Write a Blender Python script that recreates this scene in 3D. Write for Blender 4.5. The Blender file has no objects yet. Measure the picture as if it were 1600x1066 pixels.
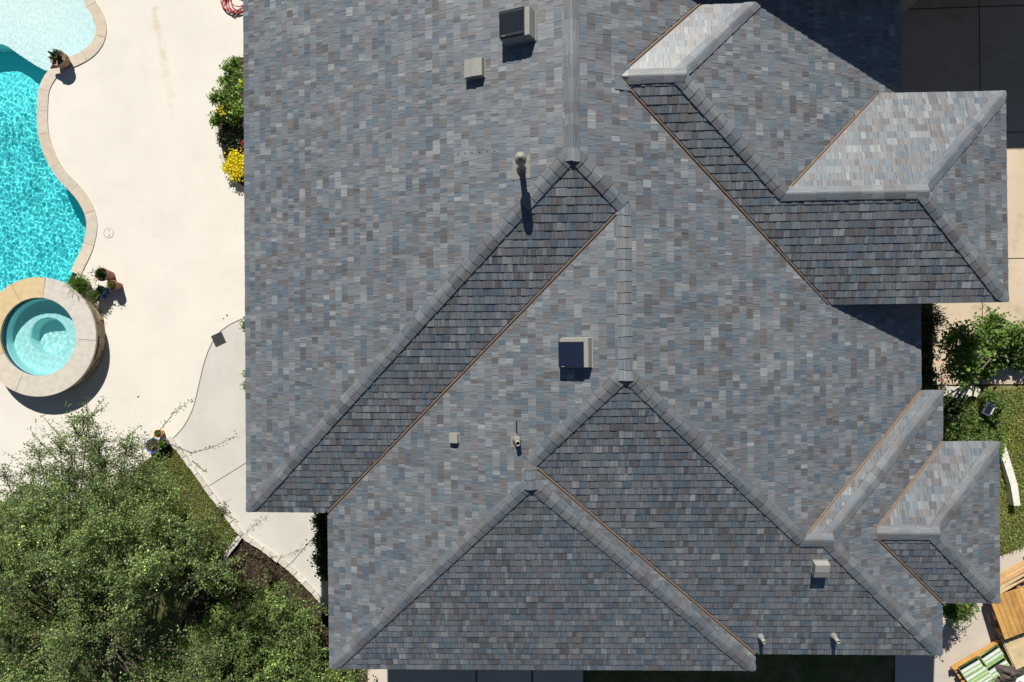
import bpy, bmesh, math, random
import numpy as np
from mathutils import Vector, Matrix
from mathutils.geometry import tessellate_polygon

random.seed(7)
rng = np.random.default_rng(11)
S = bpy.context.scene
COL = S.collection

# ------------------------------------------------------------------ camera, light, exposure
U = 13.84                 # metres per unit of the roof survey
ZE = 0.25 * U             # height of the main eaves above the pool deck (deck top is z = 0)
FPX, TX, TY, RZ = 1091.205, 0.001183, -0.048508, 0.010918


def rot3(tx, ty, rz):
    cx, sx, cy, sy, c, s = math.cos(tx), math.sin(tx), math.cos(ty), math.sin(ty), math.cos(rz), math.sin(rz)
    return np.array([[1, 0, 0], [0, cx, -sx], [0, sx, cx]]) @ np.array([[cy, 0, sy], [0, 1, 0], [-sy, 0, cy]]) @ \
        np.array([[c, -s, 0], [s, c, 0], [0, 0, 1]])


RC = rot3(TX, TY, RZ)
CAMP = np.array([0, 0, ZE + U])
cam_d = bpy.data.cameras.new("drone_camera")
cam_d.sensor_fit = 'HORIZONTAL'
cam_d.sensor_width = 36
cam_d.lens = FPX / 1600 * 36
cam_d.clip_end = 2000
cam = bpy.data.objects.new("drone_camera", cam_d)
COL.objects.link(cam)
m4 = Matrix([list(r) + [0] for r in RC.T] + [[0, 0, 0, 1]])
cam.matrix_world = Matrix.Translation(Vector(CAMP)) @ m4
S.camera = cam

SUN_DY, SUN_DX = 1.081, 0.108          # how far a shadow runs south / east per metre of drop
SUN_EL = math.atan(1 / math.hypot(SUN_DY, SUN_DX))
to_sun = Vector((-SUN_DX, SUN_DY, 1)).normalized()
w = bpy.data.worlds.new("World")
S.world = w
w.use_nodes = True
nt = w.node_tree
nt.nodes.clear()
sky = nt.nodes.new("ShaderNodeTexSky")
sky.sky_type = 'NISHITA'
sky.sun_disc = False
sky.sun_elevation = SUN_EL
sky.sun_rotation = math.atan2(to_sun.x, to_sun.y)
sky.air_density = 0.65
sky.dust_density = 0.1
sky.ozone_density = 1.5
bg = nt.nodes.new("ShaderNodeBackground")
bg.inputs[1].default_value = 0.05
out = nt.nodes.new("ShaderNodeOutputWorld")
nt.links.new(sky.outputs[0], bg.inputs[0])
nt.links.new(bg.outputs[0], out.inputs[0])
sun_d = bpy.data.lights.new("sun", 'SUN')
sun_d.energy = 5.0
sun_d.angle = math.radians(0.5)
sun_d.color = (1.0, 0.955, 0.89)
sun = bpy.data.objects.new("sun", sun_d)
COL.objects.link(sun)
sun.rotation_euler = (-to_sun).to_track_quat('-Z', 'Y').to_euler()
sun.location = (0, 20, 30)
S.view_settings.view_transform = 'Standard'
S.view_settings.look = 'None'
S.view_settings.exposure = 0.30
S.view_settings.gamma = 1.0
S.view_settings.use_curve_mapping = False
S.render.engine = 'CYCLES'
S.cycles.use_denoising = True
S.cycles.max_bounces = 10
S.cycles.transparent_max_bounces = 12

# ------------------------------------------------------------------ pixel of the survey photo -> point of the place


def ray(u, v):
    d = np.array([(u - 800) / FPX, (533 - v) / FPX, -1.0])
    return RC.T @ d


def P(u, v, z=0.0):
    d = ray(u, v)
    t = (z - CAMP[2]) / d[2]
    return CAMP + t * d


def sstep(a, b, x):
    t = min(1, max(0, (x - a) / (b - a)))
    return t * t * (3 - 2 * t)


def gz(x, y):
    """height of the ground: level pool side on the west, a higher drive on the east falling to the south"""
    h = 0.165 + 0.085 * (-0.02 - y / U)
    h = min(0.225, max(0.165, h))
    return sstep(-0.15, 0.35, x / U) * (0.25 - h) * U


def G(u, v, dz=0.0):
    z = 0.0
    for _ in range(12):
        p = P(u, v, z)
        z = gz(p[0], p[1]) + dz
    return P(u, v, z)


def project(p):
    q = RC @ (np.asarray(p) - CAMP)
    return 800 + FPX * q[0] / -q[2], 533 - FPX * q[1] / -q[2]

# ------------------------------------------------------------------ helpers


def tag(o, label=None, cat=None, group=None, kind=None):
    if label: o["label"] = label
    if cat: o["category"] = cat
    if group: o["group"] = group
    if kind: o["kind"] = kind
    return o


def empty(name, loc=(0, 0, 0), rz=0.0, parent=None):
    o = bpy.data.objects.new(name, None)
    COL.objects.link(o)
    o.location = loc
    o.rotation_euler = (0, 0, rz)
    o.empty_display_size = 0.2
    if parent: o.parent = parent
    return o


def link(name, me, mat=None, parent=None):
    o = bpy.data.objects.new(name, me)
    COL.objects.link(o)
    if mat is not None and not me.materials:
        me.materials.append(mat)
    if parent is not None:
        o.parent = parent
        o.matrix_parent_inverse = Matrix()
    return o


class MB:
    """collects vertices and faces (with a colour and a uv per corner) for ONE mesh object"""

    def __init__(s):
        s.v, s.f, s.c, s.uv, s.sm = [], [], [], [], []

    def face(s, pts, col=(1, 1, 1), uv=None, smooth=False):
        n = len(s.v)
        s.v += [tuple(map(float, p)) for p in pts]
        s.f.append(tuple(range(n, n + len(pts))))
        s.c.append(col)
        s.uv.append(uv)
        s.sm.append(smooth)

    def grid(s, rows, col=(1, 1, 1), closed=False, smooth=True):
        """rows of points -> shared-vertex quads"""
        n0 = len(s.v)
        m = len(rows[0])
        for r in rows: s.v += [tuple(map(float, p)) for p in r]
        for i in range(len(rows) - 1):
            for j in range(m if closed else m - 1):
                k = (j + 1) % m
                s.f.append((n0 + i * m + j, n0 + i * m + k, n0 + (i + 1) * m + k, n0 + (i + 1) * m + j))
                s.c.append(col); s.uv.append(None); s.sm.append(smooth)

    def box(s, c, h, M=None, col=(1, 1, 1), taper=1.0):
        x, y, z = c
        a, b, d = h
        pts = [Vector((x + sx * a * (taper if sz > 0 else 1), y + sy * b * (taper if sz > 0 else 1), z + sz * d))
               for sz in (-1, 1) for sx, sy in ((-1, -1), (1, -1), (1, 1), (-1, 1))]
        if M is not None: pts = [M @ p for p in pts]
        for q in ((3, 2, 1, 0), (4, 5, 6, 7), (0, 1, 5, 4), (1, 2, 6, 5), (2, 3, 7, 6), (3, 0, 4, 7)):
            s.face([pts[i] for i in q], col)

    def prism(s, poly, z0, z1, col=(1, 1, 1), M=None):
        """closed prism over a (possibly concave) ccw polygon"""
        n = len(poly)
        zt = z1 if callable(z1) else (lambda x, y: z1)
        zb = z0 if callable(z0) else (lambda x, y: z0)
        T = [Vector((p[0], p[1], zt(p[0], p[1]))) for p in poly]
        B = [Vector((p[0], p[1], zb(p[0], p[1]))) for p in poly]
        if M is not None: T = [M @ p for p in T]; B = [M @ p for p in B]
        for t in tessellate_polygon([[Vector((p[0], p[1], 0)) for p in poly]]):
            a, b, c = t
            ar = (poly[b][0] - poly[a][0]) * (poly[c][1] - poly[a][1]) - (poly[b][1] - poly[a][1]) * (poly[c][0] - poly[a][0])
            if ar < 0: b, c = c, b
            s.face([T[a], T[b], T[c]], col)
            s.face([B[a], B[c], B[b]], col)
        for i in range(n):
            j = (i + 1) % n
            s.face([B[i], B[j], T[j], T[i]], col)

    def tube(s, path, rad, n=6, col=(1, 1, 1), cap=True):
        path = [Vector(p) for p in path]
        rad = [float(q) for q in rad] if hasattr(rad, '__len__') else [float(rad)] * len(path)
        rows = []
        up = Vector((0.3, 0.2, 0.93))
        for i, p in enumerate(path):
            t = (path[min(i + 1, len(path) - 1)] - path[max(i - 1, 0)])
            if t.length < 1e-9: t = Vector((0, 0, 1))
            t.normalize()
            a = t.cross(up)
            if a.length < 1e-3: a = t.cross(Vector((1, 0, 0)))
            a.normalize()
            b = t.cross(a)
            rows.append([p + rad[i] * (math.cos(2 * math.pi * k / n) * a + math.sin(2 * math.pi * k / n) * b) for k in range(n)])
        s.grid(rows, col, closed=True)
        if cap:
            s.face(rows[0], col)
            s.face(rows[-1][::-1], col)

    def lathe(s, prof, c=(0, 0, 0), n=20, col=(1, 1, 1), M=None, smooth=True):
        rows = []
        for r, z in prof:
            row = [Vector((c[0] + r * math.cos(2 * math.pi * k / n), c[1] + r * math.sin(2 * math.pi * k / n), c[2] + z)) for k in range(n)]
            if M is not None: row = [M @ p for p in row]
            rows.append(row)
        s.grid(rows, col, closed=True, smooth=smooth)

    def mesh(s, name):
        me = bpy.data.meshes.new(name)
        me.from_pydata(s.v, [], s.f)
        tot = len(me.loops)
        ca = me.color_attributes.new("tint", 'FLOAT_COLOR', 'CORNER')
        lens = [len(f) for f in s.f]
        cols = np.repeat(np.array([list(c[:3]) + [1.0] for c in s.c], dtype=np.float32), lens, axis=0)
        ca.data.foreach_set("color", cols.ravel())
        if any(u is not None for u in s.uv):
            uvl = me.uv_layers.new(name="uv")
            arr = np.zeros((tot, 2), dtype=np.float32)
            k = 0
            for f, u in zip(s.f, s.uv):
                if u is not None: arr[k:k + len(f)] = u
                k += len(f)
            uvl.data.foreach_set("uv", arr.ravel())
        me.polygons.foreach_set("use_smooth", np.array(s.sm, dtype=bool))
        me.update()
        return me

    def build(s, name, mat, parent=None):
        return link(name, s.mesh(name), mat, parent)


def catmull(pts, step=0.12, closed=False):
    pts = [np.array(p[:2], float) for p in pts]
    n = len(pts)
    o = []
    rngi = range(n if closed else n - 1)
    for i in rngi:
        p0 = pts[(i - 1) % n] if (closed or i > 0) else pts[0]
        p1, p2 = pts[i], pts[(i + 1) % n]
        p3 = pts[(i + 2) % n] if (closed or i + 2 < n) else pts[-1]
        m = max(1, int(np.linalg.norm(p2 - p1) / step))
        for k in range(m):
            t = k / m
            o.append(0.5 * ((2 * p1) + (-p0 + p2) * t + (2 * p0 - 5 * p1 + 4 * p2 - p3) * t * t + (-p0 + 3 * p1 - 3 * p2 + p3) * t ** 3))
    if not closed: o.append(pts[-1])
    return o


def area2(p):
    return sum(p[i][0] * p[(i + 1) % len(p)][1] - p[(i + 1) % len(p)][0] * p[i][1] for i in range(len(p))) / 2


def ccw(p):
    return list(p) if area2(p) > 0 else list(p)[::-1]


def inside(x, y, poly):
    c = False
    n = len(poly)
    j = n - 1
    for i in range(n):
        xi, yi, xj, yj = poly[i][0], poly[i][1], poly[j][0], poly[j][1]
        if (yi > y) != (yj > y) and x < (xj - xi) * (y - yi) / (yj - yi) + xi: c = not c
        j = i
    return c


def offset_line(pts, d):
    """polyline moved to its right by d"""
    o = []
    for i in range(len(pts)):
        t = pts[min(i + 1, len(pts) - 1)] - pts[max(i - 1, 0)]
        t = t / (np.linalg.norm(t) + 1e-9)
        o.append(pts[i] + d * np.array([t[1], -t[0]]))
    return o


def pxs(lst, z=None):
    return [np.array((P(u, v, z) if z is not None else G(u, v))[:2]) for u, v in lst]


def sheet(name, poly, dz, mat, parent=None, step=0.6, z=None, holes=()):
    """ground sheet that follows the terrain, dz above it"""
    polys = [[Vector((p[0], p[1], 0)) for p in poly]] + [[Vector((p[0], p[1], 0)) for p in h] for h in holes]
    flat = [q for pp in polys for q in pp]
    bm = bmesh.new()
    vs = [bm.verts.new(q) for q in flat]
    for t in tessellate_polygon(polys):
        try: bm.faces.new([vs[i] for i in t])
        except ValueError: pass
    if z is None and step:
        xs = [p[0] for p in poly]; ys = [p[1] for p in poly]
        for ax, lo, hi in ((0, min(xs), max(xs)), (1, min(ys), max(ys))):
            k = math.ceil(lo / step) * step
            while k < hi:
                co = [0, 0, 0]; no = [0, 0, 0]
                co[ax] = k; no[ax] = 1
                bmesh.ops.bisect_plane(bm, geom=bm.verts[:] + bm.edges[:] + bm.faces[:], plane_co=co, plane_no=no)
                k += step
    for vv in bm.verts:
        vv.co.z = (gz(vv.co.x, vv.co.y) if z is None else z) + dz
    bmesh.ops.recalc_face_normals(bm, faces=bm.faces[:])
    for f in bm.faces:
        if f.normal.z < 0: f.normal_flip()
    me = bpy.data.meshes.new(name)
    bm.to_mesh(me)
    bm.free()
    return link(name, me, mat, parent)

# ------------------------------------------------------------------ materials


def mat_base(name, rough=0.8, spec=0.3):
    m = bpy.data.materials.new(name)
    m.use_nodes = True
    b = m.node_tree.nodes["Principled BSDF"]
    b.inputs["Roughness"].default_value = rough
    b.inputs["Specular IOR Level"].default_value = spec
    return m, m.node_tree, b


def noise(nt, scale, detail=4, rough=0.6, vec=None, dim='3D'):
    n = nt.nodes.new("ShaderNodeTexNoise")
    n.inputs["Scale"].default_value = scale
    n.inputs["Detail"].default_value = detail
    n.inputs["Roughness"].default_value = rough
    if vec is not None: nt.links.new(vec, n.inputs["Vector"])
    return n


def ramp(nt, src, stops):
    r = nt.nodes.new("ShaderNodeValToRGB")
    e = r.color_ramp.elements
    while len(e) < len(stops): e.new(0.5)
    for k, (p, c) in enumerate(stops):
        e[k].position = p
        e[k].color = (*c, 1)
    nt.links.new(src, r.inputs[0])
    return r


def mul(nt, a, b, fac=1.0, mode='MULTIPLY'):
    x = nt.nodes.new("ShaderNodeMix")
    x.data_type = 'RGBA'
    x.blend_type = mode
    x.inputs[0].default_value = fac
    for s, i in ((a, 6), (b, 7)):
        if isinstance(s, tuple): x.inputs[i].default_value = (*s, 1)
        else: nt.links.new(s, x.inputs[i])
    return x.outputs[2]


def bump(nt, b, src, strength, dist):
    bn = nt.nodes.new("ShaderNodeBump")
    bn.inputs["Strength"].default_value = strength
    bn.inputs["Distance"].default_value = dist
    nt.links.new(src, bn.inputs["Height"])
    nt.links.new(bn.outputs[0], b.inputs["Normal"])


def geo_pos(nt):
    g = nt.nodes.new("ShaderNodeNewGeometry")
    return g.outputs["Position"]


def simple(name, col, rough=0.7, spec=0.3, var=0.25, scale=6.0, metal=0.0, tint=False, bmp=0.0, bscale=60):
    m, nt, b = mat_base(name, rough, spec)
    b.inputs["Metallic"].default_value = metal
    pos = geo_pos(nt)
    n = noise(nt, scale, 5, 0.6, pos)
    r = ramp(nt, n.outputs[0], [(0.3, (1 - var,) * 3), (0.7, (1 + var * 0.6,) * 3)])
    if tint:
        a = nt.nodes.new("ShaderNodeVertexColor")
        a.layer_name = "tint"
        c = mul(nt, a.outputs[0], r.outputs[0])
        if col != (1, 1, 1): c = mul(nt, c, col)
    else:
        c = mul(nt, col, r.outputs[0])
    nt.links.new(c, b.inputs["Base Color"])
    if bmp:
        n2 = noise(nt, bscale, 4, 0.6, pos)
        bump(nt, b, n2.outputs[0], bmp, 0.01)
    return m


def shingle_material(name="asphalt_shingle", rough=0.47, spec=0.85):
    m, nt, b = mat_base(name, rough, spec)
    a = nt.nodes.new("ShaderNodeVertexColor")
    a.layer_name = "tint"
    uv = nt.nodes.new("ShaderNodeUVMap")
    uv.uv_map = "uv"
    def streak(sx, sy, lo, hi):
        mp = nt.nodes.new("ShaderNodeMapping")
        mp.inputs["Scale"].default_value = (sx, sy, 1)       # grain runs up the slope
        nt.links.new(uv.outputs[0], mp.inputs[0])
        n = noise(nt, 1.0, 2, 0.6, mp.outputs[0])
        return ramp(nt, n.outputs[0], [(0.28, lo), (0.5, (1.0, 1.0, 1.0)), (0.74, hi)]).outputs[0]
    r = streak(66, 2.0, (0.68, 0.695, 0.71), (1.36, 1.34, 1.31))
    rb = streak(27, 1.3, (0.82, 0.83, 0.84), (1.20, 1.18, 1.17))
    n2 = noise(nt, 190, 2, 0.7, uv.outputs[0])
    r2 = ramp(nt, n2.outputs[0], [(0.3, (0.82,) * 3), (0.7, (1.18,) * 3)])
    n3 = noise(nt, 0.55, 4, 0.6, geo_pos(nt))
    r3 = ramp(nt, n3.outputs[0], [(0.3, (0.92, 0.93, 0.95)), (0.7, (1.08, 1.06, 1.03))])
    c = mul(nt, mul(nt, mul(nt, mul(nt, a.outputs[0], r), rb), r2.outputs[0]), r3.outputs[0])
    nt.links.new(c, b.inputs["Base Color"])
    bump(nt, b, n2.outputs[0], 0.2, 0.003)
    return m


def leaf_material(name, col, trans=0.35, rough=0.48):
    m, nt, b = mat_base(name, rough, 0.35)
    a = nt.nodes.new("ShaderNodeVertexColor")
    a.layer_name = "tint"
    c = mul(nt, a.outputs[0], col)
    nt.links.new(c, b.inputs["Base Color"])
    tr = nt.nodes.new("ShaderNodeBsdfTranslucent")
    c2 = mul(nt, c, (1.1, 1.35, 0.55))
    nt.links.new(c2, tr.inputs[0])
    mx = nt.nodes.new("ShaderNodeMixShader")
    mx.inputs[0].default_value = trans
    nt.links.new(b.outputs[0], mx.inputs[1])
    nt.links.new(tr.outputs[0], mx.inputs[2])
    nt.links.new(mx.outputs[0], nt.nodes["Material Output"].inputs[0])
    return m


def concrete(name, col, var=0.12, stain=(0.7, 0.62, 0.5), amount=0.25, rough=0.85):
    m, nt, b = mat_base(name, rough, 0.25)
    pos = geo_pos(nt)
    n = noise(nt, 0.7, 6, 0.65, pos)
    r = ramp(nt, n.outputs[0], [(0.3, (1 - var,) * 3), (0.7, (1 + var * 0.7,) * 3)])
    n2 = noise(nt, 55, 3, 0.7, pos)
    r2 = ramp(nt, n2.outputs[0], [(0.3, (0.94,) * 3), (0.7, (1.06,) * 3)])
    n3 = noise(nt, 2.6, 6, 0.75, pos)
    r3 = ramp(nt, n3.outputs[0], [(0.52, (1, 1, 1)), (0.75, tuple(1 - amount * (1 - s) for s in stain))])
    c = mul(nt, mul(nt, mul(nt, col, r.outputs[0]), r2.outputs[0]), r3.outputs[0])
    nt.links.new(c, b.inputs["Base Color"])
    bump(nt, b, n2.outputs[0], 0.2, 0.004)
    return m


def ground_material(name, cols, scale=3.0, fine=70):
    m, nt, b = mat_base(name, 0.95, 0.1)
    pos = geo_pos(nt)
    n = noise(nt, scale, 7, 0.7, pos)
    k = len(cols)
    r = ramp(nt, n.outputs[0], [(0.3 + 0.4 * i / (k - 1), c) for i, c in enumerate(cols)])
    n2 = noise(nt, fine, 3, 0.7, pos)
    r2 = ramp(nt, n2.outputs[0], [(0.3, (0.6,) * 3), (0.7, (1.35,) * 3)])
    c = mul(nt, r.outputs[0], r2.outputs[0])
    nt.links.new(c, b.inputs["Base Color"])
    bump(nt, b, n2.outputs[0], 0.5, 0.02)
    return m


def water_material(name):
    m = bpy.data.materials.new(name)
    m.use_nodes = True
    nt = m.node_tree
    nt.nodes.clear()
    o = nt.nodes.new("ShaderNodeOutputMaterial")
    g = nt.nodes.new("ShaderNodeBsdfGlass")
    g.inputs["IOR"].default_value = 1.33
    g.inputs["Roughness"].default_value = 0.0
    g.inputs["Color"].default_value = (0.97, 1.0, 1.0, 1)
    nt.links.new(g.outputs[0], o.inputs[0])
    return m


M_SH = shingle_material()
M_CAP = shingle_material("ridge_cap_shingle", 0.56, 0.6)
M_DECKROOF = simple("roof_underlay", (0.05, 0.05, 0.055), 0.9)
M_VALLEY = simple("valley_metal_tan", (0.200, 0.152, 0.116), 0.5, 0.5, 0.15, 9)
M_TRIM = simple("painted_trim", (0.32, 0.27, 0.21), 0.6)
M_WALL = simple("stucco_wall", (0.42, 0.37, 0.30), 0.9, 0.2, 0.12, 4, bmp=0.3)
M_CREAM = simple("vent_cream_paint", (0.285, 0.285, 0.255), 0.5, 0.4, 0.1, 15)
M_PIPE = simple("vent_pipe_paint", (0.29, 0.275, 0.235), 0.55, 0.4, 0.15, 25)
M_FLASH = simple("flashing_tan", (0.235, 0.225, 0.20), 0.5, 0.4, 0.2, 14)
M_IRON = simple("dark_iron", (0.06, 0.06, 0.065), 0.6, 0.4, 0.3, 30)
M_BLACK = simple("black_void", (0.01, 0.01, 0.012), 0.9)
M_DECK = concrete("pool_deck_concrete", (0.690, 0.651, 0.573), 0.06, (0.72, 0.6, 0.42), 0.16)
M_PATH = concrete("grey_path_concrete", (0.555, 0.535, 0.485), 0.09, (0.7, 0.66, 0.58), 0.2)
M_DRIVE = concrete("driveway_concrete", (0.56, 0.46, 0.335), 0.14, (0.6, 0.5, 0.4), 0.55)
M_SLAB = concrete("side_yard_concrete", (0.56, 0.50, 0.42), 0.10, (0.7, 0.6, 0.5), 0.3)
M_JOINT = simple("joint_dark", (0.17, 0.12, 0.08), 0.95)
M_COPING = simple("coping_stone", (1, 1, 1), 0.75, 0.3, 0.13, 7, tint=True, bmp=0.25)
M_STONE = simple("limestone_edging", (1, 1, 1), 0.85, 0.2, 0.2, 12, tint=True, bmp=0.5, bscale=35)
M_PLASTER = simple("pool_plaster", (0.13, 0.87, 0.90), 0.7, 0.2, 0.05, 3)
M_LEDGE = simple("tanning_ledge_plaster", (0.78, 0.87, 0.86), 0.7, 0.2, 0.04, 3)
M_SPAWALL = simple("spa_plaster", (0.50, 0.89, 0.88), 0.7, 0.2, 0.05, 5)
M_TILE = simple("navy_tile", (0.02, 0.05, 0.14), 0.25, 0.5, 0.4, 30)
M_WATER = water_material("clear_water")
M_SOIL = ground_material("dry_ground", [(0.055, 0.05, 0.03), (0.10, 0.085, 0.05), (0.15, 0.12, 0.075)])
M_LAWN = ground_material("lawn_soil", [(0.06, 0.08, 0.024), (0.12, 0.13, 0.045), (0.22, 0.19, 0.085)], 2.2, 45)
M_LAWN2 = ground_material("front_lawn_soil", [(0.10, 0.12, 0.04), (0.19, 0.19, 0.07), (0.30, 0.25, 0.12)], 2.2, 45)
M_MULCH = ground_material("mulch_soil", [(0.022, 0.015, 0.010), (0.05, 0.036, 0.025), (0.10, 0.075, 0.05)], 6, 60)
M_BARK = simple("oak_bark", (0.115, 0.10, 0.08), 0.9, 0.2, 0.3, 14, bmp=0.6, bscale=40)
M_TWIG = simple("grey_twig", (0.30, 0.27, 0.21), 0.85, 0.2, 0.3, 14)
M_OAK = leaf_material("oak_leaf", (0.158, 0.210, 0.070), 0.40)
M_OAK2 = leaf_material("young_oak_leaf", (0.165, 0.225, 0.070), 0.42)
M_SHRUB = leaf_material("shrub_leaf", (0.125, 0.205, 0.042), 0.4)
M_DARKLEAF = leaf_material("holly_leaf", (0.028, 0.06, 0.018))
M_GRASS = leaf_material("grass_blade", (0.215, 0.245, 0.075), 0.35, 0.6)
M_BRIGHT = leaf_material("bright_bush_leaf", (0.185, 0.275, 0.058), 0.4)
M_GRASS2 = leaf_material("front_grass_blade", (0.31, 0.345, 0.115), 0.4, 0.6)
M_YELLOW = leaf_material("yellow_petal", (0.85, 0.70, 0.03), 0.25, 0.6)
M_RED = leaf_material("red_petal", (0.42, 0.03, 0.06), 0.25, 0.6)

# ------------------------------------------------------------------ roof planes (from the survey of the photo)
pf = {"pEW": 0.395733, "pNS": 0.404025, "A": -0.437172, "B": -0.25021, "D": -0.318289, "F": -0.468497, "G": 0.28851, "E": -0.444666,
      "I": 0.550928, "Js": -0.372237, "J": 0.625651, "Jn": -0.14866, "H": -0.077671, "C": 0.520886, "zN": 0.057594, "N": 0.044149,
      "O": 0.602536, "M": 0.320869, "L": 0.589301, "K": 0.726377}
dp = dict(A=0.017631, B=0.001343, C=-0.023733, D=0.01029, E=0.006934, F=0.010517, G=-0.030496, I=-0.007399, H=-0.031859, Js=0.032896,
          Jn=-0.025306, J=0.009005, N=0.018939, O=0.024822, M=-0.017015, L=-0.002789, K=5e-06)
dw = dict(A=-0.005483, B=-0.008721, C=-0.003041, D=0.000854, E=0.004647, F=0.007929, G=0.000972, I=-0.013169, H=0.002869, Js=0.004866,
          Jn=0.000951, J=-0.00551, N=0.000944, O=0.003204, M=-0.008111, L=0.017394, K=-0.000594)
facing = dict(A='W', B='S', C='E', D='W', E='S', F='S', G='E', I='E', H='N', Js='S', Jn='N', J='E', N='S', O='E', M='N', L='E', K='N')
PL = {}
for k, d in facing.items():
    pp = (pf["pEW"] if d in 'EW' else pf["pNS"]) * (1 + dp[k])
    z0 = pf["zN"] if k in 'NOM' else 0.0
    hx, hy = {'E': (1, 0), 'W': (-1, 0), 'N': (0, 1), 'S': (0, -1)}[d]
    c, s = math.cos(dw[k]), math.sin(dw[k])
    hx, hy = c * hx - s * hy, s * hx + c * hy
    pt = (pf[k], 0) if d in 'EW' else (0.2, pf[k])
    PL[k] = (pp * hx, pp * hy, 1.0, (ZE / U + z0 + pp * (pt[0] * hx + pt[1] * hy)) * U)      # a x + b y + z = d, metres
PL['z'] = (0, 0, 1, ZE)
PL['zN'] = (0, 0, 1, ZE + pf["zN"] * U)
YT = 0.56 * U
PL['zL'] = (0, 0, 1, ZE + 0.0415 * U)                  # the drive-side slope stops a little higher
PL['T'] = (0, 1, 0, YT)                          # where the roofs run into the tall north wing
PL['T1'] = (0, 1, 0, 0.074 * U)                  # south wall of the east wing
PL['T2'] = (0, 1, 0, 0.288 * U)                  # north wall of the east wing


def X(*ks):
    A = np.array([PL[k][:3] for k in ks]); b = np.array([PL[k][3] for k in ks])
    return np.linalg.solve(A, b)


def zpl(k, x, y):
    a, b, c, d = PL[k]
    return d - a * x - b * y


def on_plane(k, u, v):
    a, b, c, d = PL[k]
    n = np.array((a, b, c)); r = ray(u, v)
    return CAMP + (d - n @ CAMP) / (n @ r) * r


def frame(k):
    """along-eave, up-slope, normal"""
    a, b = PL[k][0], PL[k][1]
    p = math.hypot(a, b)
    m = np.array([-a / p, -b / p])
    up = np.array([m[0], m[1], p]) / math.sqrt(1 + p * p)
    al = np.array([m[1], -m[0], 0.0])
    return al, up, np.cross(al, up)


E_, R_, H_, V_, W_ = 'eave', 'ridge', 'hip', 'valley', 'wall'
FACETS = {   # corners (planes that meet there) counter-clockwise; the edge that leaves each corner
    'A': [('A B z', H_), ('A B C', R_), ('A C T', W_), ('A z T', E_)],
    'B': [('A B z', E_), ('B D z', V_), ('B C D', H_), ('A B C', H_)],
    'C': [('A C T', R_), ('A B C', H_), ('B C D', R_), ('E C D', H_), ('E C H', V_), ('C H z', E_), ('C z T1', W_), ('N C T1', V_), ('N K C', V_), ('K C T', W_)],
    'D': [('B D z', E_), ('D F z', H_), ('F D G', R_), ('E D G', H_), ('E C D', R_), ('B C D', V_)],
    'E': [('G E z', E_), ('E I z', H_), ('E H I', R_), ('E C H', H_), ('E C D', H_), ('E D G', V_)],
    'F': [('D F z', E_), ('F G z', H_), ('F D G', H_)],
    'G': [('F G z', E_), ('G E z', V_), ('E D G', R_), ('F D G', H_)],
    'H': [('E C H', R_), ('E H I', H_), ('I H z', E_), ('C H z', V_)],
    'I': [('E H I', H_), ('E I z', E_), ('I Js z', V_), ('Jn Js I', V_), ('I Jn z', E_), ('I H z', H_)],
    'Js': [('I Js z', E_), ('J Js z', H_), ('Jn Js J', R_), ('Jn Js I', V_)],
    'Jn': [('Jn Js I', R_), ('Jn Js J', H_), ('J Jn z', E_), ('I Jn z', V_)],
    'J': [('J Js z', E_), ('J Jn z', H_), ('Jn Js J', H_)],
    'K': [('N K C', R_), ('L N K', H_), ('L K T', W_), ('K C T', V_)],
    'L': [('L N K', H_), ('M N L', V_), ('M L T2', W_), ('L zL T2', E_), ('L zL T', W_), ('L K T', H_)],
    'N': [('N C zN', E_), ('N O zN', H_), ('M N O', R_), ('M N L', H_), ('L N K', R_), ('N K C', V_)],
    'M': [('M N L', R_), ('M N O', H_), ('M O zN', E_), ('M L zN', V_)],
    'O': [('N O zN', E_), ('M O zN', H_), ('M N O', H_)],
}


def poly_inset(p2, d):
    """2-d ccw polygon with edge i moved inwards by d[i]"""
    n = len(p2)
    lines = []
    for i in range(n):
        a, b = np.array(p2[i]), np.array(p2[(i + 1) % n])
        t = (b - a) / np.linalg.norm(b - a)
        nn = np.array([-t[1], t[0]])
        lines.append((nn, nn @ a + d[i]))
    o = []
    for i in range(n):
        n1, c1 = lines[i - 1]; n2, c2 = lines[i]
        A = np.array([n1, n2])
        if abs(np.linalg.det(A)) < 1e-3: o.append(np.array(p2[i]) + n2 * d[i])
        else: o.append(np.linalg.solve(A, [c1, c2]))
    return o


def clip_rect(poly, x0, x1, y0, y1):
    for ax, lim, sg in ((0, x0, 1), (0, x1, -1), (1, y0, 1), (1, y1, -1)):
        o = []
        n = len(poly)
        for i in range(n):
            a, b = poly[i - 1], poly[i]
            da, db = sg * (a[ax] - lim), sg * (b[ax] - lim)
            if (da >= 0) != (db >= 0):
                t = da / (da - db)
                o.append((a[0] + t * (b[0] - a[0]), a[1] + t * (b[1] - a[1])))
            if db >= 0: o.append(tuple(b))
        poly = o
        if len(poly) < 3: return []
    return poly


# ------------------------------------------------------------------ ground, lawns, paths, drive
def build_ground():
    xs = [-300, -120, -60, -30] + list(np.arange(-22, 22.01, 0.5)) + [30, 60, 120, 300]
    rows = []
    for y in xs:
        r = []
        for x in xs:
            z = gz(x, y) - 0.03
            if -19 < x < -8.6 and -2.2 < y < 11.5: z = -2.6        # the excavation the pool shell stands in
            r.append((x, y, z))
        rows.append(r)
    mb = MB()
    mb.grid(rows, smooth=False)
    tag(mb.build("ground", M_SOIL), kind='structure')


build_ground()

SPA_C = P(59.5, 526.5, 0.47)
SPX, SPY = float(SPA_C[0]), float(SPA_C[1])
SPA_RO, SPA_RI = 1.49, 0.98

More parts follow.
